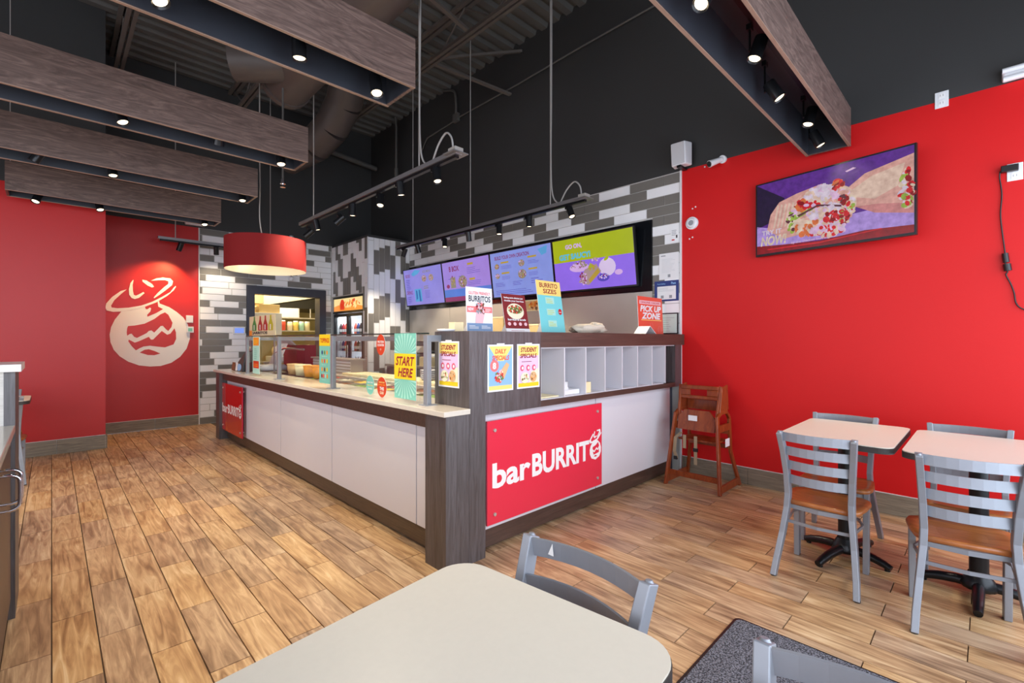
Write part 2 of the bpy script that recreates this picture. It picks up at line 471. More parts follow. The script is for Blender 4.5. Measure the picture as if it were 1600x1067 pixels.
class Art:
    def __init__(s, O, U, V, step=0.0005):
        s.O = Vector(O); s.U = Vector(U); s.V = Vector(V); s.N = s.U.cross(s.V).normalized(); s.l = 1; s.st = step
        s.mb = MB()
    def p(s, u, v, t=None):
        return s.O + s.U * u + s.V * v + s.N * ((s.l if t is None else t) * s.st)
    def up(s): s.l += 1; return s
    def poly(s, pts, m): s.mb.add([s.p(u, v) for u, v in pts], [tuple(range(len(pts)))], m); return s
    def rect(s, u0, v0, u1, v1, m): return s.poly([(u0, v0), (u1, v0), (u1, v1), (u0, v1)], m)
    def ell(s, cu, cv, ru, rv, m, n=16, a=0.0):
        P = []
        for i in range(n):
            t = 2 * PI * i / n; x = ru * math.cos(t); y = rv * math.sin(t)
            P.append((cu + x * math.cos(a) - y * math.sin(a), cv + x * math.sin(a) + y * math.cos(a)))
        return s.poly(P, m)
    def blobs(s, cu, cv, ru, rv, ms, k, r, seed=0):
        rnd = random.Random(seed)
        for i in range(k):
            t = rnd.uniform(0, 2 * PI); q = math.sqrt(rnd.random())
            s.l += 0.04
            s.ell(cu + ru * q * math.cos(t), cv + rv * q * math.sin(t), r * rnd.uniform(.5, 1.3), r * rnd.uniform(.35, 1.0), rnd.choice(ms), 7, rnd.uniform(0, 3))
        s.l += 1; return s
    def text(s, body, u0, v0, u1, v1, m, bold=0.02, shear=0.0):
        vs, fs = glyphs(body, bold, shear)
        s.mb.add([s.p(u0 + (u1 - u0) * a, v0 + (v1 - v0) * b) for a, b in vs], fs, m); return s
    def lines(s, u0, v0, u1, v1, k, m, seed=0, h=0.35):
        rnd = random.Random(seed); dv = (v1 - v0) / k
        for i in range(k):
            s.rect(u0, v0 + dv * i, u0 + (u1 - u0) * rnd.uniform(.6, 1), v0 + dv * (i + h), m)
        return s
    def rays(s, cu, cv, u0, v0, u1, v1, k, m, a0, a1, r0=0.15, r1=1.0, R=1.0):
        for i in range(k):
            a = a0 + (a1 - a0) * (i + .5) / k; da = (a1 - a0) / k * 0.16
            P = []
            for rr, sg in ((r0, -.4), (r1, -1), (r1, 1), (r0, .4)):
                P.append((min(u1, max(u0, cu + rr * R * math.cos(a + da * sg))), min(v1, max(v0, cv + rr * R * math.sin(a + da * sg)))))
            s.poly(P, m)
        return s
    def to(s, T, name, parent=None, label=None):
        return T.part(name, s.mb, 'paper', label, parent=parent)
RU = (0, -1, 0); RV = (0, 0, 1)       # faces that look towards -X
FU = (1, 0, 0); FV = (0, 0, 1)        # faces that look towards -Y

def rrect(x0, x1, y0, y1, r, n=5):
    P = []
    for cx, cy, a in ((x1 - r, y1 - r, 0), (x0 + r, y1 - r, 90), (x0 + r, y0 + r, 180), (x1 - r, y0 + r, 270)):
        for i in range(n + 1):
            t = math.radians(a + 90 * i / n); P.append((cx + r * math.cos(t), cy + r * math.sin(t)))
    return P
XY = lambda u, v, t: (u, v, t)

# ------------------------------------------------------------------ the room
WX = 4.45          # wall with the screens
H1 = 2.97          # height where the black paint starts
HC = 5.22          # underside of roof deck
FY = -1.3          # shop front behind the camera
LX = -3.5
fl = struct('floor', MB().box(LX, WX, FY, 8.45, -0.12, -0.007), 'floor_base')
def cellbox(i, j):
    x0 = i * PX; y0 = PY0 + (j + 0.5 * (i % 2)) * PY
    return x0, x0 + PX, y0, y0 + PY
bb = MB(); c = 0.0016
bb.hexa([(c, c, -.008), (PX - c, c, -.008), (PX - c, PY - c, -.008), (c, PY - c, -.008),
         (c + .0012, c + .0012, 0), (PX - c - .0012, c + .0012, 0), (PX - c - .0012, PY - c - .0012, 0), (c + .0012, PY - c - .0012, 0)])
plank_me = bb.mesh('plank', 'plank_floor')
cells = []
ca, sa = math.cos(math.radians(45.5)), math.sin(math.radians(45.5))
for i in range(int(LX / PX) - 1, int(WX / PX) + 1):
    for j in range(-5, 15):
        x0, x1, y0, y1 = cellbox(i, j)
        if x1 < LX + .05 or x0 > WX - 0.01 or y1 < FY + .05 or y0 > 8.44: continue
        if x1 < .46 and y0 > 7.4: continue
        if x0 > 1.66 and y0 > 2.22: continue                     # under the counter
        if x0 > 1.66 and y1 > 2.75: continue
        mx, my = (x0 + x1) / 2, (y0 + y1) / 2
        dep = mx * ca + my * sa; lat = mx * sa - my * ca
        inview = dep > 0.9 and abs(lat) < 1.12 * dep and not (x1 < -0.13 and y0 < 3.6)
        if 0.05 < mx < 0.78 and my < 0.55: inview = False        # behind the near tables
        cells.append((0 if inview else 1, dep, i, j))
cells.sort()
rest = MB(); nfull = 0
for n, (hid, dep, i, j) in enumerate(cells):
    x0, x1, y0, y1 = cellbox(i, j)
    full = x0 >= LX and x1 <= WX and y0 >= FY and y1 <= (7.39 if x1 < .5 else 8.44)
    if hid == 0 and nfull < 298:
        nfull += 1
        if full:
            o = link('plank', plank_me, fl); o.location = (x0, y0, 0)
        else:
            o = link('plank', MB().box(max(x0, LX) + c, min(x1, WX) - c, max(y0, FY) + c, min(y1, 8.44) - c, -.008, 0).mesh('plank', 'plank_floor'), fl)
    else:
        rest.box(max(x0, LX) + c, min(x1, WX) - c, max(y0, FY) + c, min(y1, 7.395 if x1 < .5 else 8.44) - c, -.008, 0)
o = struct('far_planks', rest, 'plank_floor', fl); o['kind'] = 'stuff'
struct('floor_kitchen', MB().box(WX - 3.0, WX + .6, 8.6, 11.6, -.12, 0), 'subfloor')

T = .15
wr = struct('wall_right', MB().box(WX, WX + T, FY, 2.135, 0, H1, 'red_wall').box(WX, WX + T, 2.135, 8.45, 0, H1, 'grout').box(WX, WX + T, FY, 8.45, H1, HC + .1, 'black_wall'), None)
wb = struct('wall_back', MB().box(.46, 1.605, 8.45, 8.6, 0, H1 + .03, 'red_wall_dim').box(.46, 1.605, 8.45, 8.6, H1 + .03, HC + .1, 'black_wall')
            .box(1.605, 2.256, 8.45, 8.6, 0, H1 + .03, 'grout').box(3.544, WX, 8.45, 8.6, 0, H1 + .03, 'grout').box(2.256, 3.544, 8.45, 8.6, 2.18, H1 + .03, 'grout')
            .box(1.605, WX + T, 8.45, 8.6, H1 + .03, HC + .1, 'black_wall'), None)
struct('wall_left', MB().box(LX, .46, 7.4, 8.6, 0, 3.0, 'red_wall_dim').box(LX, .46, 7.4, 8.6, 3.0, HC + .1, 'black_wall'), None)
# shop front with window openings behind the camera, and the side wall with an added window
fw_ = MB()
for x0, x1 in ((LX - T, -3.4), (-.4, .2), (4.4, WX + T)): fw_.box(x0, x1, FY - T, FY, .25, 3.1, 'red_wall')
fw_.box(LX - T, WX + T, FY - T, FY, 0, .25, 'black_wall').box(LX - T, WX + T, FY - T, FY, 3.1, HC + .1, 'black_wall')
struct('wall_front', fw_, None)
sw_ = MB().box(LX - T, LX, FY, -.6, 0, 3.1, 'red_wall').box(LX - T, LX, 6.2, 7.4, 0, 3.1, 'red_wall').box(LX - T, LX, -.6, 6.2, 0, .3, 'red_wall')
sw_.box(LX - T, LX, FY, 7.4, 3.1, HC + .1, 'black_wall')
struct('wall_side', sw_, None)
for k, (x0, x1) in enumerate(((-3.4, -.4), (.2, 4.4))):
    f = MB()
    for xx in (x0, (x0 + x1) / 2 - .025, x1 - .05): f.box(xx, xx + .05, FY - .1, FY - .05, .25, 3.1)
    f.box(x0, x1, FY - .1, FY - .05, .25, .3).box(x0, x1, FY - .1, FY - .05, 3.05, 3.1)
    wo = struct('window_%d' % (k + 1), f, 'black_metal')
    struct('pane', MB().box(x0 + .05, x1 - .05, FY - .08, FY - .07, .3, 3.05), 'glass', wo)
f = MB()
for yy in (-.6, 1.68, 3.9, 6.15): f.box(LX - .1, LX - .05, yy, yy + .05, .3, 3.1)
f.box(LX - .1, LX - .05, -.6, 6.2, .3, .35).box(LX - .1, LX - .05, -.6, 6.2, 3.05, 3.1)
wo = struct('window_3', f, 'black_metal')  # unseen side window, lengthened so more light reaches the back wall
struct('pane', MB().box(LX - .08, LX - .07, -.55, 6.15, .35, 3.05), 'glass', wo)

# roof deck, corrugated across the room
rb = MB(); y = FY; vs = []; pr = []
while y < 8.6:
    pr += [(y, HC), (y + .09, HC), (y + .115, HC + .05), (y + .175, HC + .05), (y + .20, HC)]; y += .20
for (yy, zz) in pr: vs += [(LX - T, yy, zz), (WX + T, yy, zz)]
rb.add(vs, [(2 * i, 2 * i + 2, 2 * i + 3, 2 * i + 1) for i in range(len(pr) - 1)])
rb.box(LX - T, WX + T, FY - T, 8.6, HC + .06, HC + .12)
struct('ceiling', rb, 'deck')

# tiles --------------------------------------------------------------
TH = .1; TL = .4; G = .0036
_tm = {}
def tile(parent, kind, axis, a0, a1, b0, b1, at, vert=False):
    """axis 'y': on a wall facing -Y, spans x a0..a1; axis 'x': facing -X, spans y a0..a1; b = heights"""
    key = (kind, axis, round(a1 - a0, 3), round(b1 - b0, 3))
    if key not in _tm:
        m = MB(); A = a1 - a0 - G; B = b1 - b0 - G; e = .0018; t = .008
        if axis == 'y': m.hexa([(G + e, -t, G + e), (A - e, -t, G + e), (A, 0, G), (G, 0, G), (G + e, -t, B - e), (A - e, -t, B - e), (A, 0, B), (G, 0, B)])
        if axis == 'x': m.box(-t, 0, G, A, G, B)
        _tm[key] = m.mesh('tile', 'tile_' + kind)
    o = link('tile', _tm[key], parent)
    o.location = (a0, at, b0) if axis == 'y' else (at, a0, b0)
rt = random.Random(3)
def clip(a0, a1, b0, b1, holes):
    """cut a tile back to the free part beside rectangular holes (one side at a time)"""
    for h0, h1, g0, g1 in holes:
        if b0 >= g1 - .001 or b1 <= g0 + .001 or a0 >= h1 - .001 or a1 <= h0 + .001: continue
        if a0 >= h0 - .001 and a1 <= h1 + .001 and b0 >= g0 - .001 and b1 <= g1 + .001: return None
        if a0 < h0 - .02 and a1 <= h1 + .02: a1 = h0
        elif a1 > h1 + .02 and a0 >= h0 - .02: a0 = h1
        elif b1 > g1 and b0 < g1: b0 = g1
        elif b0 < g0 and b1 > g0: b1 = g0
        else: return None
    if a1 - a0 < .03 or b1 - b0 < .02: return None
    return a0, a1, b0, b1
# back wall: horizontal tiles in running bond, staggered by thirds
seq = [0, .26, .11, .36, .2, .31, .06, .15]
for r in range(30):
    z1 = H1 + .03 - r * TH; z0 = max(z1 - TH, 0); x = 1.605 - seq[(r * 3) % 8]; last = 0
    while x < 3.66:
        g = rt.random() < (.30 if last else .62); last = g
        q = clip(max(x, 1.612), min(x + TL, 3.655), z0, z1, [(2.256, 3.544, 0, 2.18)])
        if q: tile(wb, 'grey' if g else 'white', 'y', q[0], q[1], q[2], q[3], 8.45)
        x += TL
# wall with the menus
row = 0; z1 = H1 - .01
while z1 > 1.3:
    z0 = z1 - TH; y = 1.91 + (0 if row % 2 == 0 else .2) - .0; k = 0
    while y < 7.07:
        g = (k % 2 == 1) if row % 4 in (0, 1) else (k % 2 == (1 if row % 4 == 2 else 0))
        if rt.random() < .10: g = not g
        if row in (9, 12, 14, 15): g = False if k == 0 else g
        q = clip(max(y, 2.147), min(y + TL, 7.06), z0, z1, [(2.445, 7.2, .0, 2.545)])
        if q: tile(wr, 'grey' if g else 'white', 'x', q[0], q[1], q[2], q[3], WX)
        y += TL; k += 1
    z1 = z0; row += 1
struct('trim_1', MB().box(WX - .014, WX, 2.128, 2.146, 0, H1), 'trim_white')
struct('trim_2', MB().box(1.597, 1.611, 8.436, 8.45, 0, H1 + .03), 'trim_white')

# boxed-out pier in the far corner, vertical tiles, drinks cooler let into its side
BX0, BY0 = 3.66, 7.07
CY0, CY1, CZ1 = 7.26, 8.40, 2.05
pier = struct('wall_pier', MB().box(BX0 + .01, WX, BY0 + .01, CY0 - .01, 0, H1).box(BX0 + .01, WX, CY1 + .01, 8.45, 0, H1).box(BX0 + .01, WX, CY0 - .01, CY1 + .01, CZ1 + .01, H1)
              .box(WX - .06, WX, CY0 - .01, CY1 + .01, 0, CZ1 + .01), 'grout')
struct('soffit', MB().box(BX0 + .01, WX, BY0 + .01, 8.45, H1, H1 + .04), 'black_wall', pier)
voff = [0, .2, .1, .3, .05, .25, .15, .35]
def vcols(axis, a0, a1, at, holes, seed):
    r_ = random.Random(seed); a = a0; k = 0
    while a < a1 - .02:
        z1 = H1 + TL - r_.choice(voff); last = r_.random() < .5
        while z1 > 0:
            g = (not last) if r_.random() < .60 else False; last = g
            q = clip(a, min(a + TH, a1), max(z1 - TL, 0), min(z1, H1), holes)
            if q and z1 - TL < H1: tile(pier, 'grey' if g else 'white', axis, q[0], q[1], q[2], q[3], at)
            z1 -= TL
        a += TH; k += 1
vcols('y', BX0 + .012, WX, BY0 + .01, [], 5)
vcols('x', BY0 + .012, 8.44, BX0 + .01, [(CY0 - .02, CY1 + .02, 0, CZ1 + .02)], 9)
struct('trim_3', MB().box(BX0 - .002, BX0 + .012, BY0 - .002, BY0 + .012, 0, H1), 'trim_white', )

# baseboards: planks of the floor tile laid on edge
def baseboard(name, axis, a0, a1, at, h=.15, seam0=0.0):
    base = struct(name, MB().box(*( (at - .006, at, a0, a1) if axis == 'x' else (a0, a1, at - .006, at)), 0, h + .004), 'trim_white')
    a = a0 - seam0
    while a < a1:
        p0 = max(a, a0); p1 = min(a + PY, a1)
        if p1 - p0 > .02:
            b = MB()
            if axis == 'x': b.box(at - .016, at - .004, p0 + .002, p1 - .002, 0.002, h)
            else: b.box(p0 + .002, p1 - .002, at - .016, at - .004, 0.002, h)
            link('plank', b.mesh('plank', 'base_wood'), base)
        a += PY
baseboard('baseboard_right', 'x', FY, 2.12, WX, .15, .0 + .14)
baseboard('baseboard_left', 'y', LX, .46, 7.4, .16)
baseboard('baseboard_back', 'y', .475, 1.6, 8.45, .15)
struct('baseboard_return', MB().box(.46, .476, 7.4, 8.45, 0, .15), 'base_wood')

# opening to the kitchen with its dark frame
dr = struct('door_1', MB().box(2.256, 2.37, 8.41, 8.62, 0, 2.18).box(3.43, 3.544, 8.41, 8.62, 0, 2.18).box(2.37, 3.43, 8.41, 8.62, 2.045, 2.18), 'frame_blue_dark')
kw = struct('wall_kitchen', MB().box(1.45, 1.5, 8.6, 11.6, 0, 2.75).box(5.0, 5.05, 8.6, 11.6, 0, 2.75).box(1.45, 5.05, 11.6, 11.65, 0, 2.75).box(1.45, 5.05, 8.6, 8.65, 2.2, 2.75).box(1.45, 2.25, 8.6, 8.65, 0, 2.2).box(3.55, 5.05, 8.6, 8.65, 0, 2.2), 'kitchen_wall')
struct('ceiling_kitchen', MB().box(1.45, 5.05, 8.6, 11.65, 2.75, 2.8), 'ceil_white')

# ------------------------------------------------------------------ steel roof joists, duct, conduit
JL = ['steel roof joist nearest the menu wall, above the long track', 'steel roof joist second from the menu wall, beside the big duct', 'steel roof joist third from the menu wall, above the wood beams', 'steel roof joist farthest left, above the wood beams']
for k, jx in enumerate((3.45, 2.05, .62, -.85)):
    t = Thing('roof_joist', JL[k], 'joist', (jx, 3.0, 4.8), group='steel roof joists')
    t.part('bottom_chord', MB().box(jx - .05, jx - .012, FY, 8.45, 4.8, 4.84).box(jx + .012, jx + .05, FY, 8.45, 4.8, 4.84), 'joist')
    t.part('top_chord', MB().box(jx - .06, jx - .012, FY, 8.45, HC - .04, HC).box(jx + .012, jx + .06, FY, 8.45, HC - .04, HC), 'joist')
    y = FY + .1; n = 0
    me = MB().cyl((0, 0, 0), (0, .5, .36), .012, n=6).mesh('web_bar', 'joist'); me2 = MB().cyl((0, 0, .36), (0, .5, 0), .012, n=6).mesh('web_bar', 'joist')
    while y < 7.9:
        ob = link('web_bar', me if n % 2 == 0 else me2, t.o); ob.location = (0, y - 3.0, .02); y += .5; n += 1
for k, (a, b, lb) in enumerate(((( 3.45, 5.0, 4.84), (4.44, 4.55, 4.62), 'lower slanted joist brace reaching the dark menu wall'), ((3.45, 4.9, 4.84), (4.44, 4.35, 5.12), 'upper slanted joist brace reaching the dark menu wall'), ((3.45, 4.2, 4.84), (2.05, 4.2, 5.16), 'slanted bridging bar between the two right hand joists'))):
    single('joist_brace', MB().sweep([a, b], .05, .03, (0, 1, 0)), 'joist', lb, 'brace', a, 'joist braces')
t = Thing('spiral_duct', 'large brown spiral duct running between wood beams and roof joists', 'duct', (1.83, 4.5, 4.1))
t.part('pipe', MB().cyl((1.83, 2.3, 4.10), (1.83, 5.40, 4.10), .25, n=28), 'duct')
for y in (2.8, 3.6, 4.4):
    t.part('seam_band', MB().cyl((1.83, y, 4.10), (1.83, y + .03, 4.10), .255, n=28), 'duct')
t.part('end_collar', MB().cyl((1.83, 5.34, 4.10), (1.83, 5.41, 4.10), .265, n=28), 'duct')
t.part('branch', MB().cyl((1.83, 4.9, 4.10), (1.28, 5.25, 4.05), .18, n=20), 'duct')
t = Thing('duct_elbow', 'curved brown duct elbow dropping behind the front wood beam', 'duct', (3.0, 6.9, 4.5))
pts = [(3.01, 6.30, 5.2), (3.04, 6.42, 5.0), (3.07, 6.65, 4.78), (3.03, 6.97, 4.52), (2.92, 7.34, 4.32), (2.70, 7.90, 4.2)]
for a in range(len(pts) - 1):
    t.part('duct_gore', MB().cyl(pts[a], pts[a + 1], .255 - a * .002, n=24), 'duct')
single('conduit', MB().tube([(4.42, 1.5, 4.74), (4.42, 3.4, 4.72), (4.42, 4.38, 4.69), (4.42, 5.6, 4.68), (4.42, 5.75, 4.66), (4.42, 6.5, 4.62), (4.42, 6.7, 4.4)], .012, 6), 'deck', 'thin dark conduit running along the black wall below the roof deck', 'conduit', (4.42, 4, 4.7))
single('drop_conduit', MB().tube(smooth([(4.40, 6.0, 5.2), (4.40, 5.75, 5.1), (4.40, 5.7, 4.9), (4.40, 5.7, 4.72)]), .018, 8).box(4.38, 4.43, 5.64, 5.76, 4.62, 4.74), 'deck', 'hooked vertical conduit with small box on the black wall', 'conduit', (4.4, 5.7, 4.7))
single('wall_pipe', MB().cyl((2.6, 8.2, 4.72), (4.42, 8.2, 4.55), .045, n=12), 'deck', 'thick dark pipe crossing high in the far corner', 'pipe', (3.4, 8.2, 4.6))
single('sprinkler_pipe', MB().tube([(4.3, 7.3, 5.2), (4.32, 7.3, 5.0), (4.32, 7.3, 4.3)], .02, 8).cyl((4.32, 7.3, 4.12), (4.32, 7.3, 4.3), .035, n=10), 'deck', 'short vertical pipe drop near the far dark corner', 'pipe', (4.32, 7.3, 4.5))

# ------------------------------------------------------------------ the service counter
t = Thing('service_counter', 'long dark wood service counter with pale panels and pale stone top', 'counter', (1.9, 4.6, 0))
t.part('carcass', MB().box(1.66, 2.32, 2.45, 7.10, .06, .86), 'counter_wood')
pcuts = [6.98, 6.219, 4.974, 3.772, 2.526, 2.32]
for k in range(5):
    t.part('panel', MB().box(1.638, 1.66, pcuts[k + 1] + .005, pcuts[k] - .005, .135, .78), 'panel_white', bev=.0015)
t.part('panel_backing', MB().box(1.652, 1.662, 2.3, 7.0, .13, .80), 'panel_seam')
t.part('toe_kick', MB().box(1.645, 1.70, 2.32, 7.0, .022, .133), 'toe_wood')
t.part('toe_gap', MB().box(1.69, 1.72, 2.32, 7.0, .0, .03), 'black_plastic')
t.part('fascia_rail', MB().box(1.588, 1.66, 2.3, 7.0, .775, .868), 'counter_wood_h')
t.part('end_panel', MB().box(1.552, 2.32, 7.0, 7.17, 0, .868), 'counter_wood')
t.part('corner_post', MB().box(1.552, 1.716, 2.10, 2.30, 0, .868), 'counter_wood')
t.part('worktop', MB().box(1.53, 1.716, 2.085, 2.445, .87, .90).box(1.53, 1.86, 2.445, 7.21, .87, .90).box(1.86, 2.32, 2.45, 2.62, .87, .90).box(1.86, 2.32, 6.95, 7.21, .87, .90).box(2.28, 2.36, 2.45, 7.21, .87, .90), 'quartz', bev=.003)
t.part('well_floor', MB().box(1.86, 2.28, 2.62, 6.95, .70, .72), 'stainless')

t = Thing('pickup_counter', 'tall dark wood pickup counter with pigeonholes and raised ledge', 'counter', (3.0, 2.4, 0))
YF = 2.10; YP = 2.165
t.part('side_block', MB().box(1.718, 1.80, YF, 2.44, .0, 1.348), 'counter_wood')
t.part('end_board', MB().box(1.80, 1.842, YF, 2.44, .0, 1.348), 'counter_wood')
t.part('front_board', MB().box(1.842, 2.334, YF, 2.12, .848, 1.348), 'counter_wood')
t.part('ledge', MB().box(1.842, 4.44, 2.12, 2.46, 1.31, 1.348).box(2.334, 4.44, YF, 2.12, 1.245, 1.348), 'counter_wood_h')
t.part('lower_rail', MB().box(1.842, 2.334, 2.12, 2.46, .848, .888).box(2.334, 4.25, YF, 2.46, .848, .888), 'counter_wood_h')
t.part('end_post', MB().box(4.25, 4.38, YF, 2.46, .848, 1.245), 'counter_wood')
t.part('end_stile', MB().box(4.27, 4.42, YP + .05, 2.46, 0, .848), 'frame_blue_dark')
t.part('pigeonhole_back', MB().box(2.334, 4.25, 2.40, 2.42, .888, 1.245), 'panel_white')
t.part('pigeonhole_floor', MB().box(2.336, 4.05, 2.115, 2.40, .888, .894), 'panel_white')
t.part('pigeonhole_top', MB().box(2.334, 4.25, 2.11, 2.40, 1.238, 1.244), 'panel_white')
for xd in (2.336, 2.59, 2.84, 3.09, 3.335, 3.575, 3.82, 4.065):
    t.part('divider', MB().box(xd - .005, xd + .005, 2.104, 2.40, .894, 1.238), 'panel_white')
t.part('panel', MB().box(1.842, 3.045, YP, YP + .02, .13, .846), 'panel_white', bev=.0015)
t.part('panel', MB().box(3.052, 4.27, YP, YP + .02, .13, .846), 'panel_white', bev=.0015)
t.part('panel_backing', MB().box(1.842, 4.27, YP + .016, YP + .03, .10, .846), 'panel_seam')
t.part('toe_kick', MB().box(1.842, 4.30, YP + .004, YP + .03, .018, .13), 'counter_wood_h')
t.part('back_panel', MB().box(1.842, 4.42, 2.44, 2.46, .03, .848), 'counter_wood_h')

# things in the pigeonholes
single('paper_stack', MB().box(2.36, 2.57, 2.14, 2.38, .895, .902).box(2.348, 2.356, 2.15, 2.34, .896, 1.0), 'cream', 'sheets of cream paper in the first pigeonhole from the left', 'paper', (2.45, 2.2, .895))
single('plastic_bag', MB().box(2.61, 2.82, 2.15, 2.36, .896, .93).blob((2.70, 2.22, .94), .08, .05, .045, n=10, seed=2, jit=.3), 'white_plastic', 'clear wrapped packet in the second pigeonhole from the left', 'packet', (2.7, 2.2, .895))
single('ticket_box', MB().box(2.855, 2.94, 2.13, 2.2, .895, .975), 'carton_light', 'small cream ticket box in the third pigeonhole', 'box', (2.88, 2.17, .895), bev=.003)

# ------------------------------------------------------------------ red name boards
def emblem(A, cu, cv, s, red):
    body = [(-.37, .17), (-.44, 0), (-.43, -.2), (-.3, -.4), (0, -.5), (.3, -.4), (.43, -.2), (.44, 0), (.36, .22), (.18, .36), (0, .4), (-.2, .34)]
    q = lambda P: [(cu + a * s, cv + b * s) for a, b in P]
    A.poly(q(body), 'white_paint').up()
    A.poly(q([(-.22, .1), (.02, .16), (.2, .28), (.29, .1), (.18, -.02), (.08, .06), (-.08, -.08), (-.22, .0)]), red)
    A.poly(q([(-.2, -.1), (-.08, -.16), (.05, -.04), (.2, -.1), (.27, -.02), (.27, -.2), (.0, -.24), (-.14, -.26)]), red)
    A.poly(q([(-.13, -.33), (0, -.29), (.14, -.34), (0, -.37)]), red).up()
    A.poly(q([(-.42, .3), (-.5, .42), (-.2, .72), (-.14, .68), (-.36, .44), (-.3, .36), (.1, .46), (.42, .72), (.46, .66), (.2, .42), (-.1, .3)]), 'white_paint')
    A.poly(q([(-.1, .8), (-.16, .56), (-.06, .48), (.1, .56), (.06, .6), (-.06, .56), (-.08, .64), (-.02, .8)]), 'white_paint')
    A.poly(q([(.1, .84), (.36, .86), (.4, .74), (.14, .5), (.12, .54), (.28, .74), (.24, .79), (.1, .78)]), 'white_paint').up()
def name_board(name, label, O, U, W, H, th, loc, u, v, sx, red='sign_red_hazy'):
    t = Thing(name, label, 'sign', loc)
    U = Vector(U); V = Vector((0, 0, 1)); N = U.cross(V); O = Vector(O)
    def P(a, b, c): return O + U * a + V * b + N * c
    m = MB(); m.prism([(0, 0), (W, 0), (W, H), (0, H)], P, 0, th, red, 'sign_edge')
    t.part('board', m)
    for a, b in ((.06, .06), (W - .06, .06), (.06, H - .06), (W - .06, H - .06)):
        c = MB().cyl(P(a, b, -.025), P(a, b, th + .008), .011, n=10)
        t.part('standoff', c, 'stainless')
    A = Art(O + N * th, U, V, .0006)
    A.text('bar', u, v, u + .295 * sx, v + .136 * sx, 'white_paint', .03)
    A.text('BURRIT', u + .308 * sx, v + .002, u + .855 * sx, v + .134 * sx, 'white_paint', .035)
    emblem(A, u + .925 * sx, v + .066 * sx, .145 * sx, red)
    A.to(t, 'lettering')
    return t
name_board('name_board', 'large glossy red board with white lettering on the pickup counter front', (1.885, 2.145, .163), FU, 1.2, .637, .012, (2.48, 2.15, .16), .042, .215, 1.16)
name_board('name_board', 'red board with white lettering at the far end of the long counter', (1.60, 7.02, .135), RU, .90, .60, .014, (1.6, 6.57, .13), .03, .23, .86, 'sign_red_shaded')

# ------------------------------------------------------------------ sneeze guard
GX = 1.625
t = Thing('sneeze_guard', 'glass sneeze guard with metal posts along the long counter', 'sneeze guard', (GX, 4.2, .90))
py = [2.39, 3.724, 4.987, 6.05]
for y in py:
    fr = t.part('post', MB().box(GX - .012, GX + .018, y - .022, y + .022, .903, 1.325), 'steel_grey', bev=.002)
    t.part('base_plate', MB().box(GX - .035, GX + .045, y - .04, y + .04, .90, .905), 'steel_grey')
    t.part('top_arm', MB().box(GX + .018, GX + .60, y - .018, y + .018, 1.285, 1.325), 'steel_grey', bev=.002)
for k in range(3):
    t.part('glass_pane', MB().box(GX - .006, GX, py[k] + .024, py[k + 1] - .024, .915, 1.332), 'glass')
t.part('glass_top', MB().box(GX - .006, GX + .45, 2.36, 6.08, 1.332, 1.339), 'glass')
t.part('glass_edge', MB().box(GX - .010, GX - .004, 2.36, 6.08, 1.331, 1.340), 'glass_edge')

def hang_sign(name, label, y0, z0, W, H, cat='sign', x=GX - .012, group=None, corner=0):
    """thin printed board against the guard glass, seen from the customers' side; y0 = its left edge (far side)"""
    t = Thing(name, label, cat, (x, y0 - W / 2, z0), group=group)
    t.part('board', MB().box(x, x + .003, y0 - W, y0, z0, z0 + H), 'white_paint')
    return t, Art((x, y0, z0), RU, RV, .0006)
# START HERE
t, A = hang_sign('start_sign', 'teal sunburst sign reading START HERE on the sneeze guard', 2.746, .918, .255, .42)
A.rect(0, 0, .255, .42, 'teal').up()
A.rays(.1275, .22, 0, .29, .255, .42, 15, 'teal_light', .15, PI - .15, .05, .2)
A.rays(.1275, .20, 0, 0, .255, .12, 15, 'teal_light', -PI + .15, -.15, .05, .2)
A.up().rect(0, .125, .255, .29, 'yellow').up()
A.text('START', .018, .212, .24, .272, 'maroon', .03, .25).text('HERE', .045, .140, .225, .198, 'maroon', .03, .25)
A.to(t, 'print')
# TOPPINGS list
t, A = hang_sign('toppings_sign', 'narrow teal sign reading TOPPINGS on the sneeze guard', 3.962, .935, .215, .405)
A.rect(0, 0, .215, .405, 'teal').up().rect(0, .31, .215, .405, 'yellow').up()
A.text('TOPPINGS', .02, .335, .195, .375, 'orange_red', .03)
for k, (v, ms) in enumerate(((.255, ('navy', 'food_green', 'orange')), (.185, ('orange', 'coral', 'yellow')), (.115, ('orange', 'brown_print', 'yellow')), (.06, ('maroon', 'coral', 'teal_light', 'orange')))):
    n = len(ms)
    for i, mm in enumerate(ms): A.ell(.035 + .145 * (i + .5) / n, v, .014, .019, mm, 10)
    A.lines(.05, v - .034, .17, v - .024, 1, 'teal_light', k)
A.to(t, 'print')
